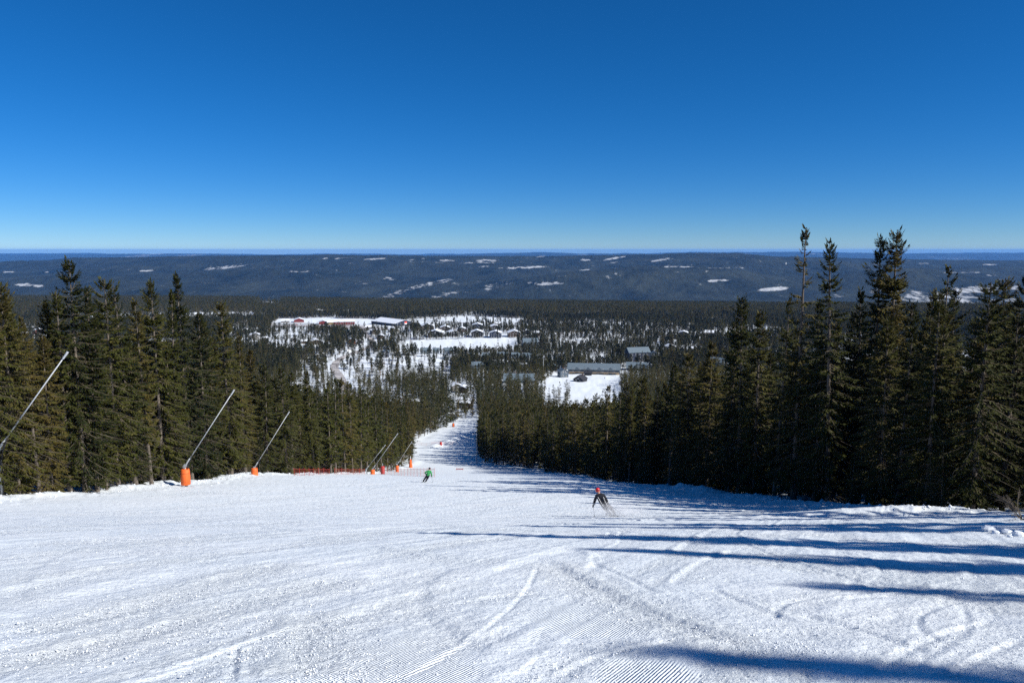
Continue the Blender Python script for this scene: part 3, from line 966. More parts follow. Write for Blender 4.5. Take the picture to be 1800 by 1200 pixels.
# spruces outside the frame on the sun's side, whose long shadows lie across the run
SUN_T = math.tan(R(SUN_EL))


def caster(px, py, H, kind):
    """stand a tree so that its shadow's tip falls at this ground point"""
    tip = ground(px, py)
    L = H / SUN_T
    for _ in range(12):
        x, y = tip.x - SHADOW_DIR[0] * L, tip.y - SHADOW_DIR[1] * L
        L = (gz(x, y) + H - tip.z) / SUN_T
    return x, y


nsh = 0
SHADOW_TIPS = [(740, 935, 19, 'slim'), (1085, 1112, 19, 'slim'), (1300, 1146, 18, 'slim'), (1290, 1008, 16.5, 'slim'), (960, 957, 18, 'slim'), (1120, 974, 16, 'ragged'), (890, 922, 18, 'slim'), (1330, 984, 14, 'slim'), (1030, 944, 16, 'slim')]
for px, py, H, kind in SHADOW_TIPS:
    x, y = caster(px, py, H, kind)
    px_ = project(x, y, gz(x, y))[0] if y > 2 else 3000
    if y > 2 and px_ < 1850:
        x += (1850 - px_) / FPX * y
    nsh += 1
    add_spruce(x, y, H, KINDS[kind][int(g.integers(len(KINDS[kind])))], None, 'spruces whose shadows cross the run', ('shadow', 'out'), kind)
    taken.append((x, y))
y = 15.0
while y < 37:
    x = max(float(EDGE_R(y)) + g.uniform(.5, 4), (1850 - 900) / FPX * y)
    if clear_of(x, y, 1.6):
        k_, me = pick(['slim', 'slim', 'ragged', 'dense', 'bare-trunked'])
        add_spruce(x, y, g.uniform(12, 17), me, None, 'spruces whose shadows cross the run', ('shadow', 'out'), k_)
        taken.append((x, y))
    y += g.uniform(2.4, 4.6)

# labels for the rows
for sidename in ('sunlit', 'shaded'):
    for row in ('front', 'second', 'young'):
        rows = [q for q in TREES if q[4] == (sidename, row)]
        rows.sort(key=lambda q: q[1] / q[2] * (1 if sidename == 'sunlit' else -1))
        for i, q in enumerate(rows):
            a_ = (q[5] + ' ') if q[5] else ''
            if row == 'young':
                q[0]['label'] = f"low young spruce, {ordinal(i + 1)} at the foot of the {sidename} tree line, counted downhill"
                continue
            q[0]['label'] = f"{a_}spruce, {ordinal(i + 1)} of the {sidename} tree line's {row} row, counted downhill from the frame edge"
for q in TREES:
    if q[4] in (('sunlit', 'deep'), ('shaded', 'deep')):
        q[0]['label'] = f'spruce deep in the {q[4][0]} forest, mostly hidden behind the outer rows'
        q[0]['group'] = f'spruces deep in the {q[4][0]} forest'
    if q[4] == ('fill', 'lower'):
        q[0]['label'] = 'spruce on the sunlit bank of the lower run near the lodge'
        q[0]['group'] = 'spruces on the lower bank'
    if q[4] == ('shadow', 'out'):
        q[0]['label'] = 'spruce beyond the frame whose long shadow lies across the snow'

# ------------------------------------------------------------------ forests nobody could count
def lib(name, meshes):
    c = bpy.data.collections.new(name)
    for i, parts in enumerate(meshes):
        V, F, M, base = [], [], [], 0
        mats = []
        for me in parts:
            n = len(me.vertices)
            co = np.empty(n * 3, np.float32); me.vertices.foreach_get('co', co)
            lv = np.empty(len(me.loops), np.int32); me.loops.foreach_get('vertex_index', lv)
            mi = np.empty(len(me.polygons), np.int32); me.polygons.foreach_get('material_index', mi)
            V.append(co.reshape(-1, 3)); F.append(lv.reshape(-1, 4) + base); M.append(mi + len(mats)); base += n
            mats += list(me.materials)
        me = to_mesh('forest_tree', np.concatenate(V), np.concatenate(F), mats, np.concatenate(M))
        o = bpy.data.objects.new(f'forest_tree', me)
        c.objects.link(o)
    return c


def scatter(name, x, y, scale, wide, collection, nvar, seed, sink=.15):
    gg = np.random.default_rng(seed)
    n = len(x)
    z = ground_z(x, y) - sink
    me = bpy.data.meshes.new(name)
    me.vertices.add(n)
    me.vertices.foreach_set('co', np.stack([x, y, z], 1).astype(np.float32).ravel())
    for nm, typ, val in (('tree_rot', 'FLOAT', gg.uniform(0, 6.28, n)), ('tree_high', 'FLOAT', scale), ('tree_wide', 'FLOAT', scale * wide)):
        a = me.attributes.new(nm, typ, 'POINT'); a.data.foreach_set('value', val.astype(np.float32))
    a = me.attributes.new('tree_kind', 'INT', 'POINT'); a.data.foreach_set('value', gg.integers(0, nvar, n).astype(np.int32))
    o = bpy.data.objects.new(name, me)
    COL.objects.link(o)
    nt = bpy.data.node_groups.new(name, 'GeometryNodeTree')
    nt.interface.new_socket('Geometry', in_out='INPUT', socket_type='NodeSocketGeometry')
    nt.interface.new_socket('Geometry', in_out='OUTPUT', socket_type='NodeSocketGeometry')
    N, L = nt.nodes, nt.links
    gi, go = N.new('NodeGroupInput'), N.new('NodeGroupOutput')
    ip = N.new('GeometryNodeInstanceOnPoints')
    ci = N.new('GeometryNodeCollectionInfo'); ci.inputs['Collection'].default_value = collection
    ci.inputs['Separate Children'].default_value = True; ci.inputs['Reset Children'].default_value = True

    def attr(nm, typ):
        q = N.new('GeometryNodeInputNamedAttribute'); q.data_type = typ; q.inputs['Name'].default_value = nm
        return q.outputs['Attribute']
    cr_, cs_ = N.new('ShaderNodeCombineXYZ'), N.new('ShaderNodeCombineXYZ')
    L.new(attr('tree_rot', 'FLOAT'), cr_.inputs['Z'])
    w_, h_ = attr('tree_wide', 'FLOAT'), attr('tree_high', 'FLOAT')
    L.new(w_, cs_.inputs['X']); L.new(w_, cs_.inputs['Y']); L.new(h_, cs_.inputs['Z'])
    L.new(gi.outputs[0], ip.inputs['Points']); L.new(ci.outputs[0], ip.inputs['Instance'])
    ip.inputs['Pick Instance'].default_value = True
    L.new(attr('tree_kind', 'INT'), ip.inputs['Instance Index'])
    L.new(cr_.outputs[0], ip.inputs['Rotation']); L.new(cs_.outputs[0], ip.inputs['Scale'])
    L.new(ip.outputs[0], go.inputs[0])
    md = o.modifiers.new('scatter', 'NODES')
    md.node_group = nt
    return tag(o, kind='stuff')


def pine_mesh(seed, H=14.0, n=90, rad=1.8, base=.35, bare=False):
    gg = np.random.default_rng(seed)
    V, F, M = [], [], []
    hh = gg.uniform(base, 1, n); ph = gg.uniform(0, 6.28, n)
    rr2 = rad * np.sin(np.clip((hh - base) / (1 - base), 0, 1) ** .75 * math.pi) ** .6 * gg.uniform(.35, 1.0, n)
    C = np.stack([np.cos(ph) * rr2, np.sin(ph) * rr2, hh * H], 1)
    for q in range(5):
        D = gg.normal(0, 1, (n, 3)); D[:, 2] = np.abs(D[:, 2]) * .6; D /= np.linalg.norm(D, axis=1, keepdims=True)
        W = np.cross(D, gg.normal(0, 1, (n, 3))); W /= np.linalg.norm(W, axis=1, keepdims=True)
        ln = gg.uniform(.5, 1.0, n)[:, None] * (.9 if not bare else 1.1); wd = ln * (.38 if not bare else .05)
        V_ = np.stack([C - D * ln * .3, C + D * ln * .3 + W * wd, C + D * ln, C + D * ln * .3 - W * wd], 1).reshape(-1, 3)
        F.append(sum(len(v) for v in V) + np.arange(n)[:, None] * 4 + np.arange(4)[None]); V.append(V_); M += [0] * n
    P0 = np.array([[0, 0, -.3], [0, 0, H * .5]]); P1 = np.array([[0, 0, H * .5], [0, 0, H * .96]])
    M += [1] * prism(P0, P1, np.array([.16, .11]), np.array([.11, .03]), V, F)
    m = min(n, 24)
    P0 = np.stack([0 * hh[:m], 0 * hh[:m], np.maximum(hh[:m] * H - .6, .2)], 1)
    M += [1] * prism(P0, C[:m], .035, .015, V, F)
    mats = [PINE_N, PINE_B] if not bare else [BIRCH_T, BIRCH_T]
    return (to_mesh('forest_tree', np.concatenate(V), np.concatenate(F), mats, np.array(M)),)


LOW = [tree_kind(80 + i, rad=r_, nb=44, nt=4, blade=1.35, ragged=.3, base=.06) for i, r_ in enumerate((2.2, 1.9, 2.5, 1.7))]
FAR = [tree_kind(90 + i, rad=r_, nb=30, nt=3, blade=1.7, ragged=.3, base=.10) for i, r_ in enumerate((2.1, 1.8, 2.4))]
PINES = [pine_mesh(95 + i, rad=1.4 + .25 * i, base=.28 + .06 * i) for i in range(4)]
BIRCH = [pine_mesh(105 + i, H=9, n=46, rad=1.3, base=.25, bare=True) for i in range(2)]
lib_mid, lib_low, lib_far = lib('mid_trees', MID), lib('low_trees', LOW), lib('far_trees', FAR)
lib_mix = lib('village_trees', [LOW[0], PINES[0], PINES[1], LOW[3], PINES[2], PINES[3]])
lib_plateau = lib('plateau_trees', [FAR[0], FAR[1], FAR[2], LOW[1], LOW[3], PINES[2]])
lib_open = lib('open_trees', [BIRCH[0], PINES[1], BIRCH[1], PINES[3]])


def W(pts):
    return [ground(*p).xy for p in pts]


OPEN = [   # open ground in the valley: outline, share of trees kept
    (W([(696, 622), (700, 606), (715, 599), (860, 594), (912, 599), (905, 614), (860, 622)]), 0.0),
    (W([(585, 640), (600, 626), (640, 618), (700, 626), (795, 629), (792, 664), (720, 668), (650, 664), (600, 668)]), .10),
    (W([(945, 676), (985, 655), (1098, 652), (1108, 664), (1088, 676), (1094, 700), (1062, 722), (1000, 722), (1006, 700), (980, 694), (960, 690)]), 0.0),
    (W([(950, 690), (1100, 690), (1085, 748), (960, 748)]), .14),
    (W([(700, 578), (720, 561), (820, 555), (925, 560), (905, 576), (800, 574)]), .07),
    (W([(740, 594), (740, 574), (900, 572), (960, 586), (960, 598)]), .30),
    (W([(880, 574), (920, 564), (1060, 566), (1220, 573), (1240, 600), (1100, 607), (905, 600)]), .38),
    (W([(470, 580), (490, 560), (650, 560), (712, 566), (722, 582), (640, 584)]), .0),
    (W([(590, 632), (600, 606), (640, 580), (720, 578), (735, 600), (700, 626)]), .60),
    (W([(0, 604), (0, 572), (95, 570), (100, 604)]), .30),
    (W([(95, 570), (95, 554), (440, 548), (450, 560), (300, 568)]), .30),
    (W([(400, 612), (400, 576), (470, 576), (580, 590), (580, 612), (480, 616)]), .35),
    (W([(1225, 600), (1225, 582), (1300, 582), (1300, 600)]), .2),
    (W([(455, 538), (458, 527), (492, 526), (494, 538)]), .05),
    (W([(790, 735), (785, 672), (832, 672), (838, 735)]), .30),
    (W([(1690, 660), (1690, 625), (1750, 620), (1750, 665)]), .2),
    (W([(1140, 625), (1150, 600), (1230, 605), (1230, 628)]), .5),
]
HOUSE_SPOTS = []     # filled from the list of houses below: (x, y, half width)
WALLS = {'brown': mat('brown_timber', (.055, .035, .024), .85, noise=.3, scale=2), 'black': mat('black_timber', (.022, .022, .026), .8, noise=.3, scale=2),
         'navy': mat('dark_blue_timber', (.022, .030, .055), .8, noise=.2, scale=2), 'slate': mat('slate_timber', (.10, .13, .16), .8, noise=.2, scale=2),
         'beige': mat('beige_timber', (.36, .27, .18), .8, noise=.2, scale=2), 'red': mat('red_timber', (.17, .030, .028), .8, noise=.2, scale=2),
         'rust': mat('rust_timber', (.20, .07, .035), .8, noise=.2, scale=2), 'yellow': mat('yellow_timber', (.30, .19, .06), .8, noise=.2, scale=2),
         'pink': mat('pale_pink_timber', (.42, .28, .27), .8, noise=.15, scale=2), 'white': mat('white_timber', (.68, .68, .67), .7, noise=.1, scale=2), 'grey': mat('grey_timber', (.20, .19, .18), .85, noise=.3, scale=2)}
ROOFS = {'slate': mat('slate_roof', (.13, .17, .20), .6, noise=.2, scale=1.2), 'dark': mat('dark_roof', (.035, .035, .04), .6, noise=.3, scale=1.5)}
TRIM = mat('white_trim', (.70, .70, .69), .6)
GLASS = mat('window_glass', (.03, .04, .05), .12, spec=.6)
CHIM = mat('chimney_brick', (.16, .11, .09), .9, noise=.3, scale=5)


def gable_solid(mb, w, d, h, rh, base=-.8):
    x, y = w / 2, d / 2
    V = [(-x, -y, base), (x, -y, base), (x, -y, h), (0, -y, h + rh), (-x, -y, h), (-x, y, base), (x, y, base), (x, y, h), (0, y, h + rh), (-x, y, h)]
    mb.add(V, [(0, 1, 2, 3, 4), (9, 8, 7, 6, 5), (0, 5, 6, 1), (1, 6, 7, 2), (2, 7, 8, 3), (3, 8, 9, 4), (4, 9, 5, 0)])


def roof_slabs(mb, w, d, h, rh, over, th, lift=0.0, shrink=0.0, ragged=None):
    x, y = w / 2, d / 2 + over - shrink
    run = math.hypot(x, rh)
    for s in (-1, 1):
        dx, dz = s * x / run, -rh / run
        ext = run + over - shrink
        nx, nz = s * rh / run, x / run
        a, b = (0, h + rh + .02), (dx * ext, h + rh + .02 + dz * ext)
        V = []
        for q in (-y, y):
            for (px_, pz_) in (a, b):
                V += [(px_ + nx * lift, q, pz_ + nz * lift), (px_ + nx * (lift + th), q, pz_ + nz * (lift + th))]
        F = [(0, 2, 3, 1), (4, 5, 7, 6), (0, 4, 6, 2), (1, 3, 7, 5), (0, 1, 5, 4), (2, 6, 7, 3)]
        mb.add(V, F)


def house(label, px, py, w_px, h_px, face, wall, roof, name='cabin', depth=None, rot=0, snow=True, rise=.36, floors=1, lod=1, cat='house', group=None):
    g0 = ground(px, py)
    s = g0.y / FPX
    W_, H_ = w_px * s, h_px * s
    D_ = depth or (W_ * 1.1 if face == 'gable' else min(W_ * .7, 11))
    bearing = math.atan2(-g0.x, g0.y)
    if face == 'gable':
        w, d, rz = W_, D_, bearing + R(rot)
    else:
        w, d, rz = D_, W_, bearing + R(rot + 90)
    cx_, cy_ = g0.x, g0.y + D_ / 2
    rh = rise * w / 2 * (1 if face == 'gable' else 1.5)
    h = max(H_ - (rh if face == 'gable' else rh * .8), 2.4)
    z0 = gz(cx_, cy_)
    t_ = thing(name, label, cat, (cx_, cy_, z0), rz, group)
    HOUSE_SPOTS.append((cx_, cy_, W_ / 2))
    mb = MB(); gable_solid(mb, w, d, h, rh); mb.build('wall', WALLS[wall], t_)
    mb = MB(); roof_slabs(mb, w, d, h, rh, .55, .22); rf = mb.build('roof', ROOFS['dark' if roof == 'snow' else roof], t_)
    if roof == 'snow':
        mb = MB(); roof_slabs(mb, w, d, h, rh, .55, .34, lift=.222, shrink=.06); mb.build('snow_cover', SNOW_PLAIN, rf)
    if lod:
        mb = MB(); mb.box((w * .18, d * .12, h + rh + .35), (.7, .7, 1.5)); mb.build('chimney', CHIM, rf)

    def window(c, size, axis):
        fr, pn = MB(), MB()
        sg = 1 if c[0 if axis == 'x' else 1] > 0 else -1
        if axis == 'y':
            fr.box((c[0], c[1] + sg * .03, c[2]), (size[0] + .3, .10, size[1] + .3)); pn.box((c[0], c[1] + sg * .06, c[2]), (size[0], .10, size[1]))
        else:
            fr.box((c[0] + sg * .03, c[1], c[2]), (.10, size[0] + .3, size[1] + .3)); pn.box((c[0] + sg * .06, c[1], c[2]), (.10, size[0], size[1]))
        f_ = fr.build('window', TRIM, t_); pn.build('pane', GLASS, f_)
    if lod:
        nfl = max(1, int(round(h / 3.0)))
        for fl in range(nfl):
            zz = 1.7 + fl * 2.9
            if zz + .7 > h + (rh * .3):
                break
            n_ = max(2, min(5, int(w / 3.5)))
            for i in range(n_):
                xx = (-.5 + (i + .5) / n_) * w * .86
                if fl == 0 and i == n_ // 2:
                    mb = MB(); mb.box((xx, -d / 2 - .04, 1.05), (1.1, .10, 2.1)); mb.build('door', WALLS['grey'], t_)
                else:
                    window((xx, -d / 2, zz), (1.2, 1.2), 'y')
            m_ = max(2, min(8, int(d / 4.0)))
            for sgn in (-1, 1):
                if face == 'gable' and sgn * g0.x > 0:
                    continue
                if face != 'gable' and sgn > 0:
                    continue
                for i in range(m_):
                    window((sgn * w / 2, (-.5 + (i + .5) / m_) * d * .9, zz), (1.3, 1.3), 'x')
        if face == 'gable' and rh > 1.5:
            window((0, -d / 2, h + rh * .3), (1.3, 1.0), 'y')
    return t_, w, d, h, rh


def dormers(t_, w, d, h, rh, n, wall, side=-1):
    """cross gables on the eave side that looks up the slope"""
    for i in range(n):
        yy = (-.5 + (i + .5) / n) * d * .86
        mb = MB()
        a, dep, dh = 1.7, w * .34, 1.3
        x0, x1 = side * (w / 2 + .25), side * (w / 2 - dep)
        V = [(x0, yy - a, -.5), (x0, yy + a, -.5), (x0, yy + a, h + .5), (x0, yy, h + .5 + dh), (x0, yy - a, h + .5)]
        V += [(x1, q[1], q[2]) for q in V]
        F = [(0, 1, 2, 3, 4), (9, 8, 7, 6, 5), (0, 5, 6, 1), (1, 6, 7, 2), (2, 7, 8, 3), (3, 8, 9, 4), (4, 9, 5, 0)]
        if side > 0:
            F = [tuple(reversed(f)) for f in F]
        mb.add(V, F)
        dm = mb.build('dormer', WALLS[wall], t_)
        mb = MB(); mb.box((x0 + side * .06, yy, h * .68), (.12, 1.7, h * .42)); mb.build('pane', GLASS, dm)


def beige_storey(t_, w, d, h, side=-1):
    mb = MB(); mb.box((side * (w / 2 + .08), 0, h * .22 - .2), (.22, d * .98, h * .44)); mb.build('ground_storey_cladding', WALLS['beige'], t_)
    mb = MB(); mb.box((side * (w / 2 + .9), 0, h * .47), (1.6, d * .96, .18)); mb.build('balcony_deck', WALLS['beige'], t_)
    for i in range(8):
        mb = MB(); mb.box((side * (w / 2 + .22), (-.5 + (i + .5) / 8) * d * .9, h * .2), (.12, 1.5, 1.7)); mb.build('terrace_door', GLASS, t_)


q = house('long slate-roofed row house with beige ground storey above the snowy clearing', 1045, 658, 92, 17, 'eave', 'slate', 'slate', 'row_house', snow=False, rise=.55)
dormers(*q, 4, 'slate'); beige_storey(*q[:4])
SLATE = [
    ('small dark gabled house at the near end of the long row house', 990, 663, 15, 15, 'gable', 'slate', 20), ('dark slate house just uphill of the small gabled one', 973, 652, 16, 13, 'gable', 'navy', -10),
    ('blue-black block with a steep roof climbing above the row house', 1122, 636, 40, 24, 'eave', 'navy', 24), ('low slate-roofed block in front of the steep blue-black one', 1122, 651, 38, 12, 'eave', 'navy', 0),
    ('small slate-roofed annex beside the steep blue-black block', 1151, 632, 12, 14, 'gable', 'slate', 10), ('lone slate-roofed house facing the run at the end of the pine belt', 839, 655, 19, 18, 'eave', 'slate', 0),
    ('narrow slate roof first in the row behind the pine belt', 854, 634, 13, 13, 'eave', 'slate', 0), ('slate roof with two skylights, second in the row behind the pine belt', 883, 632, 17, 12, 'eave', 'slate', 0),
    ('short slate roof, third in the row behind the pine belt', 905, 632, 11, 12, 'eave', 'slate', 0), ('tall slate-roofed block with white vents in the pine belt row', 921, 637, 19, 15, 'eave', 'slate', 0),
    ('end slate roof of the pine belt row', 936, 632, 10, 11, 'eave', 'slate', 0), ('slate house with a wide roof just below the chalets', 932, 609, 26, 12, 'eave', 'slate', 8),
    ('slate row house, first of three below the snow pitch', 747, 622, 16, 10, 'eave', 'slate', 0), ('slate row house, middle one of three below the snow pitch', 766, 622, 11, 10, 'eave', 'slate', 0),
    ('slate row house, last of three below the snow pitch', 788, 622, 15, 10, 'eave', 'slate', 0), ('very long low slate roof half sunk in the spruces', 913, 673, 54, 9, 'eave', 'slate', -3),
    ('dark blue gabled house beside the bend of the road', 677, 629, 11, 14, 'gable', 'navy', 0), ('slate roof at the edge of the shaded trees', 1262, 646, 25, 16, 'eave', 'slate', -14),
    ('slate house showing between the shaded spruces', 1290, 648, 15, 12, 'eave', 'slate', 0)]
for lb, px, py, wp, hp, fc, wl_, rt in SLATE:
    house(lb, px, py, wp, hp, fc, wl_, 'slate', 'slate_house', rot=rt, rise=.55)
CABINS = [
    ('dark chalet with broad snowy gable, first above the snow pitch', 750, 580, 22, 11, 'gable', 'brown', 0), ('wide dark chalet with snow roof at the near end of the pitch', 765, 593, 26, 12, 'gable', 'black', -6),
    ('brown chalet half behind bushy pines above the pitch', 781, 582, 19, 10, 'gable', 'brown', 0), ('dark chalet with a tilted snowy gable along the pitch', 795, 591, 18, 10, 'gable', 'black', 14),
    ('low brown chalet behind the lone tall pine', 811, 584, 16, 9, 'gable', 'brown', 0), ('upper of two stacked dark chalets with white gable edges', 839, 580, 18, 12, 'gable', 'navy', 0),
    ('lower of two stacked dark chalets, glass gable facing the run', 838, 593, 20, 13, 'gable', 'black', 0), ('dark upper chalet beside the grey box house', 869, 582, 17, 11, 'gable', 'black', 8),
    ('lower dark chalet under the grey box house', 871, 594, 20, 12, 'gable', 'navy', -5), ('chalet with a wide white gable at the far end of the pitch', 903, 593, 21, 12, 'gable', 'brown', 6),
    ('flat-looking grey house above the chalets', 874, 575, 11, 8, 'eave', 'grey', 0), ('small chalet among young trees beyond the wide white gable', 926, 588, 12, 8, 'gable', 'black', 0),
    ('snow-roofed cabin past the last chalet of the pitch', 942, 591, 14, 8, 'eave', 'brown', 0), ('pair-built cabin by the road above the bend', 658, 587, 15, 9, 'gable', 'grey', 20),
    ('grey cabin with long snow roof under the big dark hall', 648, 580, 15, 7, 'eave', 'grey', 0), ('snow-roofed cabin below the hall car park', 690, 584, 16, 8, 'gable', 'grey', 10),
    ('brown cabin by the road below the hall', 668, 596, 14, 8, 'gable', 'brown', 0), ('small white shed where the roads meet', 613, 617, 8, 5, 'gable', 'white', 0),
    ('snow-heavy cabin in the spruces short of the road', 550, 606, 22, 9, 'gable', 'brown', 10), ('low cabin with flat snowy roof short of the road', 535, 604, 13, 6, 'eave', 'brown', 0),
    ('grey timber house with white front among the sunlit tops', 445, 597, 18, 12, 'gable', 'grey', 0), ('snow-roofed cabin above the grey timber house', 428, 586, 16, 8, 'gable', 'brown', 0),
    ('cabin below the grey timber house', 462, 601, 12, 8, 'eave', 'brown', 0), ('wide snow-roofed house in the far village edge', 35, 594, 20, 9, 'eave', 'grey', 0),
    ('reddish house with snow roof in the far village edge', 62, 587, 18, 9, 'gable', 'red', 0), ('brown house with snow roof in the far village edge', 45, 582, 16, 7, 'eave', 'brown', 10),
    ('low pale house in the far village edge', 60, 600, 17, 7, 'eave', 'grey', 0), ('snowy roof just past the tallest sunlit spruce', 112, 561, 14, 5, 'eave', 'grey', 0),
    ('second snowy roof past the tallest sunlit spruce', 133, 563, 12, 5, 'eave', 'brown', 0), ('long snowy roof in the gap after the tallest sunlit spruce', 166, 561, 18, 6, 'eave', 'grey', 0),
    ('small snowy roof beside the long one in the gap', 181, 563, 10, 6, 'gable', 'brown', 0), ('snow roof between the bushy peaks of the sunlit side', 262, 565, 14, 6, 'gable', 'grey', 0),
    ('pink-walled snow-roofed house between sunlit peaks', 303, 560, 14, 6, 'eave', 'pink', 0), ('long low white-roofed house at the wood edge beyond the spindle top', 348, 556, 16, 6, 'eave', 'white', 0),
    ('snow-roofed cabin under the spindle-topped spruce', 340, 572, 12, 7, 'gable', 'brown', 0), ('cabin with bright roof in the pines above the lone dark peak', 382, 580, 12, 7, 'gable', 'brown', 0),
    ('pink house with long snow roof at the far edge of the shaded side', 1250, 591, 18, 9, 'eave', 'pink', 0), ('dark cabin beside the pink house', 1236, 592, 10, 8, 'gable', 'black', 0),
    ('dark round-topped cabin in the snow above the slate blocks', 1203, 594, 16, 12, 'gable', 'black', 0), ('white-roofed shed among scattered pines', 1166, 598, 10, 6, 'gable', 'white', 0),
    ('dark chalet with a snowy angled gable above the shaded trees', 1180, 620, 18, 14, 'gable', 'navy', 12), ('slim chalet roof beyond the angled gable', 1205, 622, 12, 10, 'gable', 'grey', -20),
    ('last chalet of the group over the shaded trees', 1222, 619, 12, 8, 'eave', 'brown', 0), ('blue-grey house behind the ragged tall spruce', 1501, 643, 24, 12, 'eave', 'slate', 0),
    ('long reddish house in the gap before the frame edge', 1716, 636, 30, 12, 'eave', 'rust', 0), ('dark blue shed in the gap below the reddish house', 1716, 660, 30, 12, 'eave', 'navy', 0),
    ('snow-roofed cabin seen through the thin ragged spruce', 1362, 596, 13, 7, 'gable', 'brown', 0), ('cabin roof beyond the tall ragged spruce', 1512, 596, 14, 7, 'eave', 'grey', 0),
    ('snow-roofed cabin sunk in spruces short of the bend', 700, 714, 22, 11, 'gable', 'grey', 18), ('small cabin sunk in the sunlit spruces', 636, 700, 14, 9, 'gable', 'brown', 0),
    ('low dark cabin with a white roof edge in the sunlit spruces', 519, 684, 18, 10, 'eave', 'black', 0), ('cabin roof near the lower bank trees', 730, 712, 15, 8, 'eave', 'grey', 0),
    ('house with a snowy hip of roof behind the lodge', 801, 688, 17, 13, 'gable', 'grey', 12), ('brown house behind the lodge with bright gable edge', 814, 691, 13, 12, 'gable', 'brown', -18)]
for lb, px, py, wp, hp, fc, wl_, rt in CABINS:
    house(lb, px, py, wp, hp, fc, wl_, 'snow', 'cabin', rot=rt, lod=1 if wp >= 15 else 0)
house('dark timber lodge with a broad snow-patched roof at the foot of the run', 817, 719, 25, 18, 'eave', 'brown', 'snow', 'lodge', rot=-22, rise=.5)
house('small dark hut with a pitched roof alone on the snowy clearing', 1021, 671, 18, 10, 'gable', 'black', 'dark', 'hut', rot=-25, rise=.7)
house('low dark shed just above the hut on the clearing', 1034, 660, 13, 5, 'eave', 'black', 'dark', 'shed', lod=0)
q = house('big dark gabled hall with snow roof and a red sign', 684, 573, 42, 11, 'gable', 'navy', 'snow', 'hall', depth=70, rot=34, rise=.26, cat='hall')
mb = MB(); mb.box((2.5, -q[2] / 2 - .12, q[3] + q[4] * .25), (4.6, .25, 2.6)); sg_ = mb.build('sign', mat('red_sign', (.62, .06, .03), .5), q[0])
mb = MB(); mb.box((2.5, -q[2] / 2 - .16, q[3] + q[4] * .25 - 2.4), (4.6, .25, 1.8)); mb.build('white_panel', TRIM, sg_)
for lb, px, py, wp, hp, fc, wl_, rf_ in [
        ('long bright red building beside the big dark hall', 604, 571, 36, 8, 'eave', 'red', 'snow'), ('yellow building between two red ones by the car park', 582, 570, 16, 6, 'eave', 'yellow', 'snow'),
        ('dark red building at the car park, uphill of the yellow one', 566, 570, 14, 7, 'gable', 'red', 'snow'), ('dull red house at the near end of the car park', 523, 566, 17, 7, 'gable', 'red', 'snow'),
        ('grey house at the near end of the car park', 500, 567, 14, 5, 'eave', 'grey', 'snow'), ('large dark-roofed house standing among pines above the car park', 538, 548, 21, 8, 'gable', 'black', 'dark'),
        ('snow-roofed house beside the large dark roof', 562, 549, 15, 5, 'eave', 'navy', 'snow'), ('pale snow-roofed house at the wood edge above the red buildings', 610, 549, 14, 4, 'eave', 'grey', 'snow'),
        ('rust-red cabin by the road junction', 617, 604, 13, 9, 'gable', 'rust', 'snow'), ('dark cabin next to the rust-red one by the road', 631, 604, 10, 6, 'gable', 'navy', 'snow')]:
    house(lb, px, py, wp, hp, fc, wl_, rf_, 'village_building', cat='building', lod=1 if wp > 20 else 0)


def keep_mask(x, y, gg):
    p = np.ones(len(x))
    for poly, k_ in OPEN:
        m = inside(poly, x, y)
        p[m] = np.minimum(p[m], k_)
    for hx_, hy_, hw in HOUSE_SPOTS:
        sx_ = x - hx_ * (y / hy_)                # lane that opens towards the slope
        m = (np.abs(sx_) < hw + 2.0) & (y < hy_ + hw + 2) & (y > hy_ - 36)
        p[m] = np.minimum(p[m], .38)
        p[(np.abs(x - hx_) < hw + 2.5) & (np.abs(y - hy_) < hw + 3.5)] = 0
    d_, _, _ = seg_dist(x, y, ROAD)
    p[d_ < 7] = 0
    lane = (d_ < 34) & (y < np.interp(x, [-400, 400], [2000, 2000]))
    p[lane] = np.minimum(p[lane], .45)
    return gg.uniform(0, 1, len(x)) < p


def field(y0, y1, sp, seed, margin=1.12):
    """jittered grid of tree spots inside the view's fan"""
    gg = np.random.default_rng(seed)
    xs = np.arange(-y1 * .72 * margin - 20, y1 * .72 * margin + 20, sp); ys = np.arange(y0, y1, sp)
    X_, Y_ = np.meshgrid(xs, ys)
    X_, Y_ = X_.ravel() + gg.uniform(-.48, .48, X_.size) * sp, Y_.ravel() + gg.uniform(-.48, .48, X_.size) * sp
    m = np.abs(X_) < Y_ * .72 * margin + 15
    return X_[m], Y_[m], gg


TAK = np.array(taken)


def off_piste(x, y, pad):
    return (y > 400) | (x < EDGE_L(y) - pad) | (x > EDGE_R(y) + pad)


def free_of_taken(x, y, d):
    ok_ = np.ones(len(x), bool)
    for a_, b_ in TAK:
        ok_ &= (x - a_) ** 2 + (y - b_) ** 2 > d * d
    return ok_


# flanks of the run
x, y, gg = field(40, 330, 3.2, 301)
# between the rows of single trees and the far flank; the run itself and its first rows stay clear
deep = np.where(y < 92, 19, np.where(y < 96, 12, np.where(y < 112, 7.5, np.where(y < 170, 3.8, np.where(y < 262, 1.2, 3.5)))))
m = (x < EDGE_L(y) - np.where(y < 225, deep, 3)) | (x > EDGE_R(y) + deep)
x, y = x[m], y[m]
m = free_of_taken(x, y, 1.8) & keep_mask(x, y, gg)
x, y = x[m], y[m]
hgt = gg.uniform(.62, .95, len(x))
scatter('flank_forest', x, y, hgt, gg.uniform(.9, 1.2, len(x)), lib_mid, 5, 311)
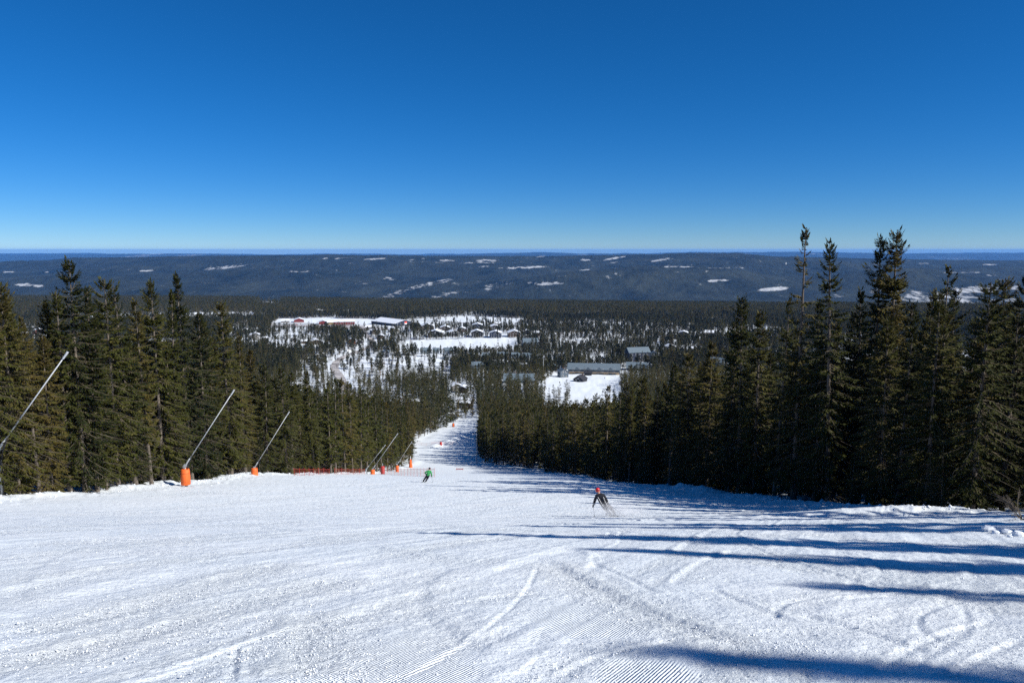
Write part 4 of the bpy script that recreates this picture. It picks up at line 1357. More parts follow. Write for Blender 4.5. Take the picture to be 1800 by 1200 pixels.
# forest that closes off the view between the run and the sun
gg = np.random.default_rng(77)
x = gg.uniform(30, 95, 430); y = gg.uniform(-60, 46, 430)
m = (x > EDGE_R(y) + np.where(y < 16, 26, 9)) & (x > .735 * y) & free_of_taken(x, y, 2.5)
x, y = x[m], y[m]
scatter('sunward_forest', x, y, gg.uniform(.6, .85, len(x)), gg.uniform(.9, 1.2, len(x)), lib_mid, 5, 312)
# lower slope down to the first houses
x, y, gg = field(330, 620, 4.3, 302)
m = off_piste(x, y, 3) & keep_mask(x, y, gg)
x, y = x[m], y[m]
scatter('slope_forest', x, y, gg.uniform(.5, .82, len(x)) * np.interp(y, [330, 620], [1.05, .85]), gg.uniform(.9, 1.25, len(x)), lib_low, 4, 313)
# the valley with its houses
x, y, gg = field(620, 1480, 4.3, 303)
m = keep_mask(x, y, gg) & (gg.uniform(0, 1, len(x)) < 1.0 + 1.7 * fbm(x / 75, y / 75, 4, 401))
x, y = x[m], y[m]
scatter('valley_woodland', x, y, gg.uniform(.48, .98, len(x)) * np.where(vnoise(x / 40, y / 40, 405) > -.2, 1, .72), gg.uniform(1.0, 1.45, len(x)), lib_mix, 6, 314)
# thin birches and pines on the open snow
x, y, gg = field(560, 1350, 11, 304)
m = np.zeros(len(x), bool)
for i_, fr in ((1, .6), (5, .5), (6, .6), (8, .45), (13, .3)):
    m |= inside(OPEN[i_][0], x, y) & (gg.uniform(0, 1, len(x)) < fr)
x, y = x[m], y[m]
scatter('open_ground_trees', x, y, gg.uniform(.5, .95, len(x)), gg.uniform(.9, 1.3, len(x)), lib_open, 4, 315)
# the wooded plateau that ends the valley
x, y, gg = field(1470, 2900, 7.6, 305, 1.05)
m = keep_mask(x, y, gg) & (gg.uniform(0, 1, len(x)) < 1.08 + 1.7 * fbm(x / 420, y / 130, 3, 402))
x, y = x[m], y[m]
scatter('plateau_forest', x, y, gg.uniform(.70, 1.15, len(x)) ** 1.3, gg.uniform(1.0, 1.5, len(x)), lib_plateau, 6, 316)
# ------------------------------------------------------------------ snow lances along the sunlit edge
ORANGE = mat('orange_pad', (.72, .13, .025), .6, noise=.18, scale=4)
REDPAD = mat('red_pad', (.42, .035, .03), .6, noise=.2, scale=4)
ALU = mat('brushed_aluminium', (.52, .54, .56), .45, metal=.25)
STEEL = mat('galvanised_steel', (.34, .36, .38), .5, metal=.4, noise=.15, scale=6)
DARKST = mat('dark_steel', (.05, .05, .06), .5)
REDNET = mat('red_netting', (.27, .035, .025), .7)
PINKNET = mat('faded_netting', (.58, .22, .20), .8)
BLACKPL = mat('black_plastic', (.02, .02, .022), .4)


def lance(label, px, pivot_y, tip, y, pad=True, pad_mat=None, pad_h=1.45, base_y=None):
    pv, tp = at_depth(px, pivot_y, y), at_depth(tip[0], tip[1], y)
    z0 = gz(pv.x, y)
    t_ = thing('snow_lance', label, 'snow gun', (pv.x, y, z0), 0, 'snow lances along the sunlit edge of the run')
    P, T = Vector((0, 0, pv.z - z0)), tp - Vector((pv.x, y, z0))
    mb = MB(); mb.tube((0, 0, -.3), P - Vector((0, 0, .05)), .09, .08, 10); mb.build('post', STEEL, t_, True)
    d = (T - P).normalized()
    mb = MB(); mb.box(P, (.22, .26, .34), rot=d.to_track_quat('Z', 'Y').to_matrix()); mb.tube(P + Vector((0, -.2, 0)), P + Vector((0, .2, 0)), .06, n=8); mb.build('hinge_bracket', STEEL, t_)
    mb = MB(); mb.tube(P - d * .5, P + d * .9, .085, .075, 10); mb.build('lower_sleeve', STEEL, t_, True)
    mb = MB(); mb.tube(P + d * .9, T, .048, .036, 10); mb.build('lance_pipe', ALU, t_, True)
    mb = MB(); mb.tube(T - d * .5, T + d * .06, .065, .075, 10)
    for k in range(3):
        mb.tube(T - d * (.08 + .14 * k) - Vector((0, .09, 0)), T - d * (.08 + .14 * k) + Vector((0, .09, 0)), .018, n=6)
    mb.build('nozzle_head', ALU, t_)
    mb = MB(); mb.tube((.02, 0, P.z * .55), P + d * .8, .03, n=6); mb.build('lifting_ram', DARKST, t_)
    mb = MB()
    hp = [Vector((.16, -.05, .0)), Vector((.30, -.12, P.z * .45)), Vector((.26, -.10, P.z * .85)), P + d * 1.3 + Vector((.02, -.09, 0))]
    for h0, h1 in zip(hp, hp[1:]):
        mb.tube(h0, h1, .03, n=6)
    mb.build('water_hose', BLACKPL, t_, True)
    if pad:
        hgt = pad_h
        top = max(P.z - .25, .9) if base_y is None else P.z - .25
        b0 = top - hgt
        mb = MB(); mb.lathe([(.39, b0), (.415, b0 + .05), (.41, b0 + hgt * .5), (.36, b0 + hgt * .96), (.30, top), (.12, top + .01)], 18); mb.build('orange_pad', pad_mat or ORANGE, t_, True)
        for f in (.2, .75):
            mb = MB(); rr_ = .42 - .045 * f; mb.lathe([(rr_, b0 + hgt * f - .03), (rr_ + .006, b0 + hgt * f), (rr_, b0 + hgt * f + .03)], 18); mb.build('strap', mat('pad_strap', (.45, .08, .02), .6), t_)
    return t_


lance('snow lance reaching in from the frame edge before the tallest sunlit spruce', -4, 791, (118, 620), 48, pad=False)
lance('snow lance with the largest orange pad on the berm', 325, 819, (411, 686), 65)
lance('snow lance with an orange pad at the crest, second downhill', 447, 822, (508, 724), 88)
lance('snow lance with wide low orange pad behind the red netting', 655, 824, (699, 762), 130)
lance('thin padless snow lance crossing behind the low orange pad', 644, 824, (677, 782), 142, pad=False)
lance('snow lance with a red-orange pad, last before the run narrows', 698, 816, (724, 776), 175, pad_h=1.9)

for nm, lb, px, py, y, m, r0, r1, h in (('padded_post', 'dark red padded post beside the wide low orange pad', 673, 838, 134, REDPAD, .36, .34, 1.5), ('marker_cone', 'orange tapered marker under the last sunlit spruces', 722, 826, 196, ORANGE, .50, .20, 2.3),
                                     ('padded_post', 'orange padded post on the snowy bend far down the run', 797, 750, None, ORANGE, .6, .55, 1.8), ('padded_post', 'small red pad at the thin fence across the lower run', 775, 782, None, REDPAD, .45, .42, 1.2)):
    p = ground(px, py) if y is None else at_depth(px, py, y)
    z0 = gz(p.x, p.y)
    t_ = thing(nm, lb, 'marker' if 'cone' in nm else 'padded post', (p.x, p.y, z0))
    if nm == 'marker_cone':
        mb = MB(); mb.lathe([(.55, 0), (.5, .06), (r0, .1), (r0 * .85, h * .45), (r1, h), (r1 * .4, h + .05)], 14); mb.build('cone_body', m, t_, True)
        mb = MB(); mb.tube((0, 0, h), (0, 0, h + .9), .1, .07, 8); mb.build('lamp_tip', TRIM, t_)
    else:
        mb = MB(); mb.lathe([(r0, -.1), (r0 * 1.05, h * .3), (r1, h), (r1 * .6, h + .04)], 14); mb.build('pad', m, t_, True)
        mb = MB(); mb.tube((0, 0, -.3), (0, 0, h + .6), .07, n=8); mb.build('post', STEEL, t_)

# ------------------------------------------------------------------ safety netting: posts and strands of their own


def fence(label, pts, height, m, step=2.4, lean=.04, mesh=.22, lift=0.0, name='safety_fence'):
    P = smooth_line(pts, 8)
    a = P[0]
    t_ = thing(name, label, 'fence', (a.x, a.y, gz(a.x, a.y)))
    o = Vector((a.x, a.y, gz(a.x, a.y)))
    acc, nxt, posts = 0, 0, []
    for i in range(1, len(P)):
        L = (P[i] - P[i - 1]).length
        while nxt <= acc + L:
            q = P[i - 1].lerp(P[i], (nxt - acc) / L)
            posts.append(Vector((q.x, q.y, gz(q.x, q.y))) - o)
            nxt += step
        acc += L
    for q in posts:
        mb = MB(); dx, dy = random.uniform(-lean, lean), random.uniform(-lean, lean)
        mb.tube(q + Vector((0, 0, -.3)), q + Vector((dx, dy, height + .12)), .028, .022, 6); mb.build('fence_post', REDPAD if m is REDNET else PINKNET, t_)
    for q0, q1 in zip(posts, posts[1:]):
        mb = MB()
        L = (q1 - q0).length
        nx_, nz_ = max(3, int(L / mesh)), max(3, int(height / mesh))
        sag = random.uniform(.03, .10)

        def at(u, v):
            return q0.lerp(q1, u) + Vector((0, .01 * math.sin(9 * u), v * height - sag * math.sin(math.pi * u) * v))
        th_ = .011
        for i in range(nx_ + 1):
            u = i / nx_
            A, B = at(u, .04), at(u, 1)
            d = (q1 - q0).normalized() * th_
            mb.add([A - d, A + d, B + d, B - d], [(0, 1, 2, 3)])
        for j in range(nz_ + 1):
            v = .04 + .96 * j / nz_
            pr = None
            for i in range(5):
                c = at(i / 4, v)
                if pr is not None:
                    k_ = Vector((0, 0, th_ * (2.0 if j == nz_ else 1)))
                    mb.add([pr - k_, c - k_, c + k_, pr + k_], [(0, 1, 2, 3)])
                pr = c
        mb.build('netting', m, t_)
    return t_


A = at_depth(517, 830, 96); B = at_depth(560, 830, 108); C_ = at_depth(596, 830, 121)
fence('first stretch of red safety netting at the foot of the sunlit trees', [(A.x, 96), (B.x, 108), (at_depth(584, 830, 114).x, 114)], .95, REDNET)
fence('second stretch of red safety netting, ending at the low orange pad', [(C_.x, 118), (at_depth(618, 830, 124).x, 124), (at_depth(642, 830, 130).x, 130)], .95, REDNET)
fence('pale pink netting that crosses the crest towards the skier in green', [(at_depth(668, 830, 133).x, 133), (at_depth(700, 830, 122).x, 122), (at_depth(735, 830, 108).x, 108), (at_depth(765, 832, 97).x, 97)], 1.15, PINKNET, mesh=.22)
p0, p1, p2 = ground(733, 781), ground(768, 780), ground(803, 779)
fence('thin low net fence strung across the lower run', [p0.xy, p1.xy, p2.xy], 1.0, PINKNET, step=3.2, mesh=.35)
p0, p1 = ground(802, 826), ground(814, 826)
t_ = thing('warning_banner', 'small red warning banner lying low behind a roll in the run', 'banner', p0)
mb = MB()
v = p1 - p0
for k in range(8):
    a_, b_ = v * (k / 8), v * ((k + .86) / 8)
    mb.add([a_ + Vector((0, 0, .18)), b_ + Vector((0, 0, .18)), b_ + Vector((0, .02, .46 + .04 * (k % 2))), a_ + Vector((0, .02, .46))], [(0, 1, 2, 3)])
mb.build('banner_cloth', REDNET, t_)
for k in (0, 1):
    mb = MB(); mb.tube(v * k + Vector((0, 0, -.2)), v * k + Vector((0, 0, .6)), .03, n=6); mb.build('stake', REDPAD, t_)

# lamp pole in front of the shaded trees, mast and far poles
for lb, x_, y_, h_ in (('slim grey lamp pole at the inner corner of the shaded trees', at_depth(838, 790, 211).x, 211, 9.0),):
    t_ = thing('lamp_pole', lb, 'lamp pole', (x_, y_, gz(x_, y_)))
    mb = MB(); mb.tube((0, 0, -.3), (0, 0, h_), .10, .06, 8); mb.build('pole', STEEL, t_, True)
    mb = MB(); mb.tube((0, 0, h_ - .1), (-.8, -.3, h_ + .25), .035, n=6); mb.build('arm', STEEL, t_)
    mb = MB(); mb.box((-.95, -.35, h_ + .24), (.55, .28, .14)); mb.build('lamp_head', DARKST, t_)
for lb, px, py, h_ in (('tall lamp pole in the pines beside the small gabled house', 955, 664, 17), ('thin mast on the white clearing at the far wood edge', 481, 529, 24), ('light pole at the lower car park edge', 548, 571, 13), ('light pole over the snow pitch', 806, 600, 11)):
    p = ground(px, py)
    t_ = thing('light_mast', lb, 'mast', p)
    mb = MB(); mb.tube((0, 0, -.3), (0, 0, h_), .22, .12, 8); mb.build('pole', STEEL, t_, True)
    mb = MB(); mb.box((0, -.2, h_ + .1), (1.6, .4, .5)); mb.build('lamp_bar', STEEL, t_)

# ------------------------------------------------------------------ people
CLOTH = {'black': mat('black_cloth', (.012, .013, .020), .8), 'charcoal': mat('charcoal_cloth', (.04, .04, .05), .8), 'green': mat('green_cloth', (.035, .26, .075), .75, noise=.15, scale=6), 'blue': mat('blue_cloth', (.03, .06, .2), .8),
         'red': mat('red_helmet', (.72, .03, .025), .3, spec=.5), 'skin': mat('skin', (.5, .3, .22), .6), 'boot': mat('boot_grey', (.12, .12, .13), .4), 'white': mat('white_piping', (.75, .75, .75), .6), 'grey': mat('grey_legs', (.10, .10, .11), .8)}


def skinned(name, joints, bones, mats, sub=2):
    """one continuous skin grown over joints {name: (pos, radius)}; bones [(a, b, material)]"""
    names = list(joints)
    me = bpy.data.meshes.new(name)
    me.from_pydata([joints[n][0] for n in names], [(names.index(a), names.index(b)) for a, b, _ in bones], [])
    o = bpy.data.objects.new(name, me)
    COL.objects.link(o)
    o.modifiers.new('skin', 'SKIN')
    for i, n in enumerate(names):
        r = joints[n][1]
        r = r * (1.38 if r > .04 else 1.15)
        me.skin_vertices[0].data[i].radius = (r, r) if np.isscalar(r) else r
        me.skin_vertices[0].data[i].use_root = (i == 0)
    sb = o.modifiers.new('sub', 'SUBSURF'); sb.levels = sb.render_levels = sub
    dg = bpy.context.evaluated_depsgraph_get()
    m2 = bpy.data.meshes.new_from_object(o.evaluated_get(dg))
    bpy.data.objects.remove(o); bpy.data.meshes.remove(me)
    keys = sorted({b[2] for b in bones})
    m2.materials.clear()
    for k_ in keys:
        m2.materials.append(CLOTH[k_])
    segs = [(Vector(joints[a][0]), Vector(joints[b][0]), keys.index(k_)) for a, b, k_ in bones]
    for f in m2.polygons:
        c = f.center
        best = 9
        for a, b, k_ in segs:
            ab = b - a
            t = max(0, min(1, (c - a).dot(ab) / max(ab.length_squared, 1e-9)))
            dd = (a + ab * t - c).length
            if dd < best - 1e-6:
                best, f.material_index = dd, k_
        f.use_smooth = True
    m2.name = name
    return m2


def hand_bones(j, bones, pre, wrist, d, side):
    """palm, four unequal curled fingers and a thumb that leaves the palm's side"""
    d = Vector(d).normalized()
    s = Vector(side).normalized()
    w = Vector(wrist)
    palm = w + d * .06
    j[pre + 'palm'] = (palm, .036)
    bones.append((pre + 'wrist', pre + 'palm', 'boot'))
    nrm = d.cross(s).normalized()
    for k, (off, ln) in enumerate(((-.036, .062), (-.012, .074), (.013, .069), (.036, .052))):
        a = palm + d * .05 + s * off
        b = a + d * ln * .6 + nrm * .022
        c = b + nrm * ln * .5 - d * .01
        j[f'{pre}k{k}'], j[f'{pre}m{k}'], j[f'{pre}t{k}'] = (a, .0125), (b, .011), (c, .009)
        bones += [(pre + 'palm', f'{pre}k{k}', 'boot'), (f'{pre}k{k}', f'{pre}m{k}', 'boot'), (f'{pre}m{k}', f'{pre}t{k}', 'boot')]
    a = palm - s * .05 + d * .005
    b = a + d * .04 + nrm * .03
    j[pre + 'th1'], j[pre + 'th2'] = (a, .014), (b, .011)
    bones += [(pre + 'palm', pre + 'th1', 'boot'), (pre + 'th1', pre + 'th2', 'boot')]


def figure(label, loc, rz, J, torso, legs, hat, group=None, skis=True, poles=(), stripes=False, detail=True, hatname='helmet'):
    t_ = thing('person', label, 'person', loc, rz, group)
    j = {k_: (Vector(v[0]), v[1]) for k_, v in J.items()}
    bones = [('pelvis', 'waist', torso), ('waist', 'chest', torso), ('chest', 'neck', torso), ('neck', 'head', 'skin'),
             ('chest', 'l_shoulder', torso), ('l_shoulder', 'l_elbow', torso), ('l_elbow', 'l_wrist', torso), ('chest', 'r_shoulder', torso), ('r_shoulder', 'r_elbow', torso), ('r_elbow', 'r_wrist', torso),
             ('pelvis', 'l_hip', legs), ('l_hip', 'l_knee', legs), ('l_knee', 'l_ankle', legs), ('l_ankle', 'l_toe', 'boot'), ('pelvis', 'r_hip', legs), ('r_hip', 'r_knee', legs), ('r_knee', 'r_ankle', legs), ('r_ankle', 'r_toe', 'boot')]
    if detail:
        for s in 'lr':
            wv_, ev_ = j[s + '_wrist'][0], j[s + '_elbow'][0]
            hand_bones(j, bones, s + '_', wv_, wv_ - ev_, (1 if s == 'l' else -1, .2, 0))
    me = skinned('body', j, bones, None, 2 if detail else 1)
    o = bpy.data.objects.new('body', me); COL.objects.link(o); o.parent = t_
    hd, nk = j['head'][0], j['neck'][0]
    up = (hd - nk).normalized()
    q = up.to_track_quat('Z', 'Y').to_matrix()
    # head with face turned down the hill (+y), and helmet or hat over it
    mb = MB()
    rows = 10
    prof = [(math.sin(math.pi * i / rows) * .088 + .004, -math.cos(math.pi * i / rows) * .12) for i in range(rows + 1)]
    mb.lathe(prof, 14)
    mb.v = [tuple(q @ Vector((v[0], v[1] * 1.15, v[2])) + hd + up * .08) for v in mb.v]
    for ex in (-.032, .032):
        mb.box(q @ Vector((ex, .092, .012)) + hd + up * .08, (.022, .02, .012), rot=q)
        mb.box(q @ Vector((ex * 2.7, 0, 0)) + hd + up * .08, (.02, .035, .06), rot=q)
    mb.box(q @ Vector((0, .108, -.018)) + hd + up * .08, (.022, .035, .045), rot=q)
    mb.box(q @ Vector((0, .096, -.058)) + hd + up * .08, (.045, .015, .012), rot=q)
    mb.build('face', CLOTH['skin'], t_, True)
    mb = MB()
    prof = [(.108, -.055), (.118, -.01), (.120, .05), (.104, .105), (.066, .142), (.02, .156)]
    mb.lathe(prof, 18)
    mb.v = [tuple(q @ Vector((v[0], v[1] * 1.14 - .012, v[2])) + hd + up * .085) for v in mb.v]
    hm_ = mb.build(hatname, CLOTH[hat], t_, True)
    if hatname == 'helmet':
        mb = MB()
        for k in range(12):
            a0, a1 = math.pi * (k / 12) , math.pi * ((k + 1) / 12)
            pts_ = [(math.cos(a) * .124, math.sin(a) * .14 - .012, z_) for a in (a0, a1) for z_ in (-.012, .026)]
            mb.add([q @ Vector(p_) + hd + up * .085 for p_ in pts_], [(0, 2, 3, 1)])
        mb.build('goggles_strap', CLOTH['black'], hm_)
    if stripes:
        for s in (-1, 1):
            mb = MB()
            a, b, c = j['chest'][0] + Vector((s * .15, -.20, .10)), j['waist'][0] + Vector((s * .12, -.185, .03)), j['pelvis'][0] + Vector((s * .12, -.185, .02))
            mb.tube(a, b, .012, n=6); mb.tube(b, c, .012, n=6)
            mb.build('piping_stripe', CLOTH['white'], t_)
        for s in 'lr':
            mb = MB(); e, w_ = j[s + '_elbow'][0], j[s + '_wrist'][0]
            dd = (w_ - e).normalized()
            for f in (.45, .7):
                c = e.lerp(w_, f); mb.tube(c - dd * .012, c + dd * .012, .072, n=10)
            mb.build('sleeve_band', CLOTH['white'], t_)
    if skis:
        for s in 'lr':
            an, to = j[s + '_ankle'][0], j[s + '_toe'][0]
            d = (to - an); d.z = 0; d.normalize()
            edge = Vector((1 if s == 'r' else 1, 0, 0))
            c = Vector((an.x, an.y, 0)) + d * .1
            mb = MB()
            sd = Vector((d.y, -d.x, 0))
            st = [(-.80, .045, .0), (-.4, .040, .0), (0, .036, .0), (.4, .042, .0), (.72, .050, .01), (.85, .035, .06), (.90, .012, .11)]
            V, F = [], []
            slope = gz(loc[0], loc[1] + 1) - gz(loc[0], loc[1])
            for u_, hw, zz in st:
                b_ = c + d * u_
                b_.z = .05 + zz + slope * (b_.y)
                for x__, z__ in ((-1, 0), (1, 0), (1, .018), (-1, .018)):
                    V.append(b_ + sd * hw * x__ + Vector((0, 0, z__)))
            for i in range(len(st) - 1):
                for k in range(4):
                    F.append((i * 4 + k, i * 4 + (k + 1) % 4, i * 4 + 4 + (k + 1) % 4, i * 4 + 4 + k))
            F += [(3, 2, 1, 0), tuple(range(len(V) - 4, len(V)))]
            mb.add(V, F); sk_ = mb.build('ski', CLOTH['charcoal'], t_)
            mb = MB(); mb.box(c + Vector((0, 0, .085 + slope * c.y)), (.08, .26, .05)); mb.build('binding', CLOTH['boot'], sk_)
    wm = Matrix.Translation(Vector(loc)) @ Matrix.Rotation(rz, 4, 'Z')
    for s, end in poles:
        h = j[s + '_wrist'][0] + (j[s + '_wrist'][0] - j[s + '_elbow'][0]).normalized() * .10
        e = Vector(end)
        d = (e - h).normalized()
        nm = 'hand hanging free' if s == 'l' else 'bent arm'
        p_ = thing('ski_pole', f"thin dark ski pole held in the {nm} of the {'red-helmeted' if hat == 'red' else 'green-jacketed'} skier", 'ski pole', wm @ h, rz)
        e2 = e - h
        mb = MB(); mb.tube(d * -.06, e2, .010, .007, 8); mb.build('shaft', CLOTH['charcoal'], p_, True)
        mb = MB(); mb.tube(d * -.08, d * .06, .018, .016, 8); mb.build('grip', CLOTH['black'], p_, True)
        mb = MB(); mb.tube(e2 - d * .07, e2 - d * .06, .045, .04, 10); mb.build('basket', CLOTH['black'], p_)
    return t_


p = ground(1077, 908)
sc = 1.0
JB = dict(pelvis=((-.40, .12, .60), .135), waist=((-.52, .14, .78), .13), chest=((-.66, .20, 1.0), .16), neck=((-.72, .27, 1.20), .062), head=((-.745, .30, 1.27), .05),
          l_shoulder=((-.87, .20, 1.07), .072), l_elbow=((-.96, .18, .80), .055), l_wrist=((-1.0, .30, .56), .042), r_shoulder=((-.47, .22, 1.12), .072), r_elbow=((-.34, .02, .90), .056), r_wrist=((-.24, .24, .70), .042),
          l_hip=((-.53, .12, .56), .105), l_knee=((-.36, .34, .36), .078), l_ankle=((-.10, .08, .10), .058), l_toe=((-.12, .26, .055), .045), r_hip=((-.38, .12, .60), .105), r_knee=((-.12, .34, .44), .078), r_ankle=((.14, .10, .12), .058), r_toe=((.12, .28, .07), .045))
figure('skier in black with a red helmet leaning into a turn, spraying snow', p, 0, JB, 'black', 'grey', 'red', poles=(('l', (-1.0, -.25, .10)), ('r', (.62, -.35, .12))), stripes=True)
p_black = p
p = ground(746, 847)
JG = dict(pelvis=((.38, .05, .72), .14), waist=((.44, .07, .90), .135), chest=((.50, .10, 1.13), .165), neck=((.54, .13, 1.34), .062), head=((.55, .15, 1.41), .05),
          l_shoulder=((.30, .08, 1.22), .078), l_elbow=((.06, .0, 1.06), .06), l_wrist=((.16, .2, .88), .045), r_shoulder=((.72, .10, 1.20), .078), r_elbow=((.80, .02, .92), .06), r_wrist=((.80, .12, .68), .045),
          l_hip=((.28, .05, .68), .105), l_knee=((.08, .2, .42), .08), l_ankle=((-.14, .02, .10), .06), l_toe=((-.14, .22, .06), .046), r_hip=((.48, .05, .66), .105), r_knee=((.34, .2, .40), .08), r_ankle=((.14, .02, .10), .06), r_toe=((.14, .22, .06), .046))
figure('skier in a green jacket and dark cap carving towards the crest', p, 0, JG, 'green', 'black', 'black', poles=(('l', (-.35, -.3, .25)), ('r', (.95, -.5, .15))), hatname='knit_cap')
STAND = dict(pelvis=((0, 0, .92), .13), waist=((0, 0, 1.05), .125), chest=((0, 0, 1.28), .15), neck=((0, .01, 1.47), .06), head=((0, .02, 1.55), .05), l_shoulder=((-.19, 0, 1.40), .07), l_elbow=((-.25, 0, 1.12), .05), l_wrist=((-.24, .08, .88), .04),
             r_shoulder=((.19, 0, 1.40), .07), r_elbow=((.25, 0, 1.12), .05), r_wrist=((.24, .08, .88), .04), l_hip=((-.1, 0, .87), .1), l_knee=((-.11, .03, .48), .07), l_ankle=((-.12, 0, .09), .05), l_toe=((-.13, .2, .05), .042), r_hip=((.1, 0, .87), .1), r_knee=((.11, .03, .48), .07), r_ankle=((.12, 0, .09), .05), r_toe=((.13, .2, .05), .042))
for lb, px, py, c1, c2 in (('person in dark clothes standing on the lower snow bank', 757, 757, 'black', 'charcoal'), ('person in blue far down the run below the lodge', 801, 737, 'blue', 'black'),
                           ('person in dark clothes walking on the clearing by the pines', 1073, 681, 'black', 'charcoal'), ('person in blue on the upper clearing near the row house', 1063, 666, 'blue', 'black')):
    p = ground(px, py)
    figure(lb, p, random.uniform(-1, 1), STAND, c1, c2, 'black', skis=False, detail=False, hatname='knit_cap')

for i, (px, py, col, rz_) in enumerate(((497, 572, (.03, .03, .035), .3), (507, 571, (.5, .5, .5), .3), (521, 571, (.25, .03, .03), .2), (533, 572, (.05, .08, .2), .4), (546, 573, (.02, .02, .022), 1.5), (556, 573, (.4, .41, .42), 1.5), (634, 576, (.03, .03, .03), .2))):
    p = ground(px, py)
    t_ = thing('parked_car', f"{('black', 'silver', 'dark red', 'blue', 'charcoal', 'pale grey', 'dark')[i]} car parked {('first in the row by the grey house', 'beside the black one by the grey house', 'before the dull red house', 'in the middle of the car park', 'across the car park near its far end', 'across the far end of the car park', 'alone short of the big dark hall')[i]}", 'car', p, rz_, 'cars in the village car park')
    paint = mat(f'car_paint_{i}', col, .3, spec=.5)
    mb = MB()
    prof_ = [(-2.2, .3), (2.2, .3), (2.25, .75), (1.2, .92), (.55, 1.45), (-1.5, 1.48), (-2.1, .95)]
    V = [(a, sgn * (.86 if b < 1 else .7), b) for sgn in (-1, 1) for a, b in prof_]
    k_ = len(prof_)
    mb.add(V, [tuple(range(k_)), tuple(range(2 * k_ - 1, k_ - 1, -1))] + [(a + k_, (a + 1) % k_ + k_, (a + 1) % k_, a) for a in range(k_)])
    mb.build('body', paint, t_)
    for wx in (-1.35, 1.35):
        for wy in (-.8, .8):
            mb = MB(); mb.tube((wx, wy - .1, .32), (wx, wy + .1, .32), .32, n=10); mb.build('wheel', BLACKPL, t_)

# ------------------------------------------------------------------ loose snow
def shards(name, P, size, m, seed, kind='stuff'):
    gg = np.random.default_rng(seed)
    n = len(P)
    base = np.array([(1, 0, 0), (-1, 0, 0), (0, 1, 0), (0, -1, 0), (0, 0, 1), (0, 0, -1)], float)
    V = base[None] * gg.uniform(.55, 1.2, (n, 6, 1)) + gg.normal(0, .22, (n, 6, 3))
    a = gg.uniform(0, 6.28, n)
    c, s = np.cos(a)[:, None], np.sin(a)[:, None]
    V = np.stack([V[..., 0] * c - V[..., 1] * s, V[..., 0] * s + V[..., 1] * c, V[..., 2] * .8], -1) * size[:, None, None] + P[:, None, :]
    f = np.array([(0, 2, 4), (2, 1, 4), (1, 3, 4), (3, 0, 4), (2, 0, 5), (1, 2, 5), (3, 1, 5), (0, 3, 5)])
    F = (np.arange(n)[:, None, None] * 6 + f[None]).reshape(-1, 3)
    o = link_mesh(name, V.reshape(-1, 3), F, m)
    return tag(o, kind=kind)


gg = np.random.default_rng(88)
# crumbs thrown up by edges and the groomer, thicker where the surface is broken
n = 110000
r_ = 4.6 / (1 - gg.uniform(0, .85, n)); an = gg.uniform(-.70, .70, n)
x, y = r_ * np.sin(an), r_ * np.cos(an)
sx, sy = np.where(x < 3, x * .9 - y * .44, x * .8 + y * .6), np.where(x < 3, x * .44 + y * .9, y * .8 - x * .6)
pr = sstep(-.05, .5, fbm(sx / .9, sy / 5.5, 4, 51) + .25 * fbm(x / 3, y / 4, 2, 52)) * .30 + .015
for pts, w, dep, rid, c in TRACKS[:29]:
    Pm = np.array([(p_[0], p_[1]) for p_ in pts])
    m = (x > Pm[:, 0].min() - 1) & (x < Pm[:, 0].max() + 1) & (y > Pm[:, 1].min() - 1) & (y < Pm[:, 1].max() + 1)
    if m.any():
        d, s, al = seg_dist(x[m], y[m], pts)
        pr[m] = np.maximum(pr[m], c * np.exp(-((d - 1.5 * w) / (.25 + w)) ** 2))
m = (gg.uniform(0, 1, n) < pr) & (r_ < 34)
x, y, r_ = x[m], y[m], r_[m]
sz = gg.lognormal(-5.5, .45, len(x)) * (1 + r_ / 60)
shards('snow_crumbs', np.stack([x, y, ground_z(x, y) + sz * .3], 1), np.clip(sz, .002, .016), SNOW_PLAIN, 3)
# lumps along the ploughed banks
n = 2600
y = gg.uniform(34, 165, n); sd = gg.uniform(0, 1, n) < .6
x = np.where(sd, EDGE_R(y) - 1.0 + gg.normal(0, 1.1, n), EDGE_L(y) + gg.normal(0, 1.0, n))
sz = gg.lognormal(-2.9, .55, n)
shards('snow_lumps', np.stack([x, y, ground_z(x, y) + sz * .25], 1), np.clip(sz, .02, .3), SNOW_PLAIN, 4)
# fine powder hanging behind the turning skier: a small cloud of lit snow dust and some bigger flakes in it
pm = bpy.data.materials.new('snow_dust')
pm.use_nodes = True
N, L = pm.node_tree.nodes, pm.node_tree.links
N.clear()
o_, v_ = N.new('ShaderNodeOutputMaterial'), N.new('ShaderNodeVolumePrincipled')
v_.inputs['Color'].default_value = (.97, .98, 1, 1)
v_.inputs['Density Attribute'].default_value = ''
v_.inputs['Anisotropy'].default_value = -.3
tc, nz, ln_, mr, mm = N.new('ShaderNodeTexCoord'), N.new('ShaderNodeTexNoise'), N.new('ShaderNodeVectorMath'), N.new('ShaderNodeMapRange'), N.new('ShaderNodeMath')
ln_.operation = 'LENGTH'; mm.operation = 'MULTIPLY'
nz.inputs['Scale'].default_value = 3.2; nz.inputs['Detail'].default_value = 4
L.new(tc.outputs['Object'], nz.inputs['Vector']); L.new(tc.outputs['Object'], ln_.inputs[0])
mr.inputs['From Min'].default_value = 1.0; mr.inputs['From Max'].default_value = .15; mr.inputs['To Min'].default_value = 0; mr.inputs['To Max'].default_value = 1
L.new(ln_.outputs['Value'], mr.inputs['Value'])
m2_ = N.new('ShaderNodeMapRange'); m2_.inputs['From Min'].default_value = .40; m2_.inputs['From Max'].default_value = .72; m2_.inputs['To Max'].default_value = 4.0
L.new(nz.outputs['Fac'], m2_.inputs['Value'])
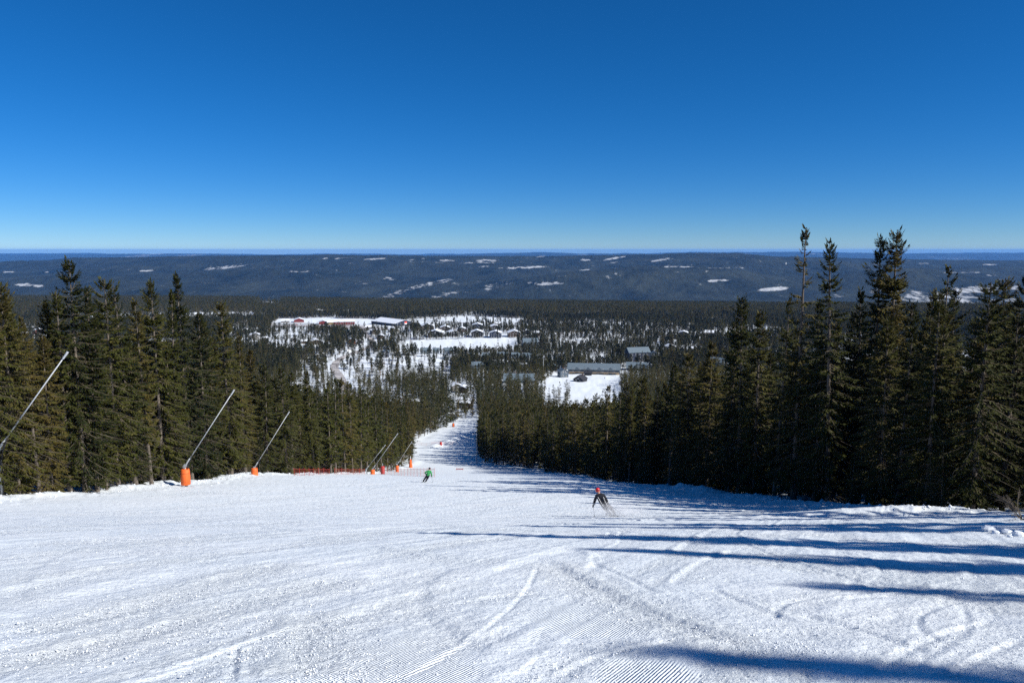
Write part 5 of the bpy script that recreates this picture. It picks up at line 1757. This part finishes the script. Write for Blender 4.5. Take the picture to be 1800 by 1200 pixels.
L.new(mr.outputs[0], mm.inputs[0]); L.new(m2_.outputs[0], mm.inputs[1]); L.new(mm.outputs[0], v_.inputs['Density']); L.new(v_.outputs['Volume'], o_.inputs['Volume'])
mb = MB(); mb.lathe([(math.sin(math.pi * (k + .02) / 10.04), -math.cos(math.pi * (k + .02) / 10.04)) for k in range(11)], 20)
o = tag(mb.build('snow_spray', pm), kind='stuff')
o.location = (p_black.x + .35, p_black.y - .55, gz(p_black.x, p_black.y - .55) + .30)
o.scale = (2.0, .75, .62)
n = 2600
u = gg.uniform(0, 1, n)
x = p_black.x + np.where(u < .55, gg.normal(-.35, .5, n), gg.normal(1.1, .9, n))
y = p_black.y - .45 + gg.normal(0, .35, n)
hh = np.abs(gg.normal(0, 1, n)) * np.where(u < .55, .30, .20)
shards('spray_flakes', np.stack([x, y, ground_z(x, y) + hh], 1), gg.uniform(.005, .014, n), SNOW_PLAIN, 5)

# blocks of ploughed snow lying on the shaded side
for i, (px, py, s) in enumerate(((1737, 934, .16), (1750, 938, .09), (1770, 938, .12), (1789, 942, .13), (1775, 944, .06))):
    p = ground(px, py)
    mb = MB()
    gg2 = random.Random(i)
    rows = 6
    mb.lathe([(math.sin(math.pi * (k + .3) / (rows + .6)) * s * gg2.uniform(.8, 1.1), -math.cos(math.pi * (k + .3) / (rows + .6)) * s * .7) for k in range(rows)], 9)
    mb.v = [(v_[0] * gg2.uniform(.8, 1.2), v_[1] * gg2.uniform(.8, 1.2), v_[2] + s * .3) for v_ in mb.v]
    o = mb.build('snow_block', SNOW_PLAIN)
    o.location = p
    tag(o, f"{('largest', 'second', 'middle', 'last', 'smallest')[i]} block of ploughed snow in the row by the frame edge", 'snow block', 'snow blocks by the frame edge')

# leafless bush at the frame's edge
p = ground(1797, 914)
t_ = thing('bare_bush', 'leafless dark bush poking from the bank at the frame edge', 'bush', p)
gg = np.random.default_rng(5)
V, F = [], []


def grow(P0, D, ln, r, depth):
    P1 = P0 + D * ln
    prism(P0[None], P1[None], np.array([r]), np.array([r * .6]), V, F)
    if depth:
        for _ in range(3):
            d = D + gg.normal(0, .42, 3) + np.array([-.12, 0, -.05])
            grow(P0 + D * ln * gg.uniform(.45, 1), d / np.linalg.norm(d), ln * gg.uniform(.55, .8), r * .6, depth - 1)


for k in range(6):
    d = np.array([gg.normal(-.45, .5), gg.normal(0, .4), gg.uniform(.25, .9)])
    grow(np.zeros(3), d / np.linalg.norm(d), gg.uniform(.35, .55), .02, 3)
o = link_mesh('twigs', np.concatenate(V), np.concatenate(F), BARK, parent=t_)
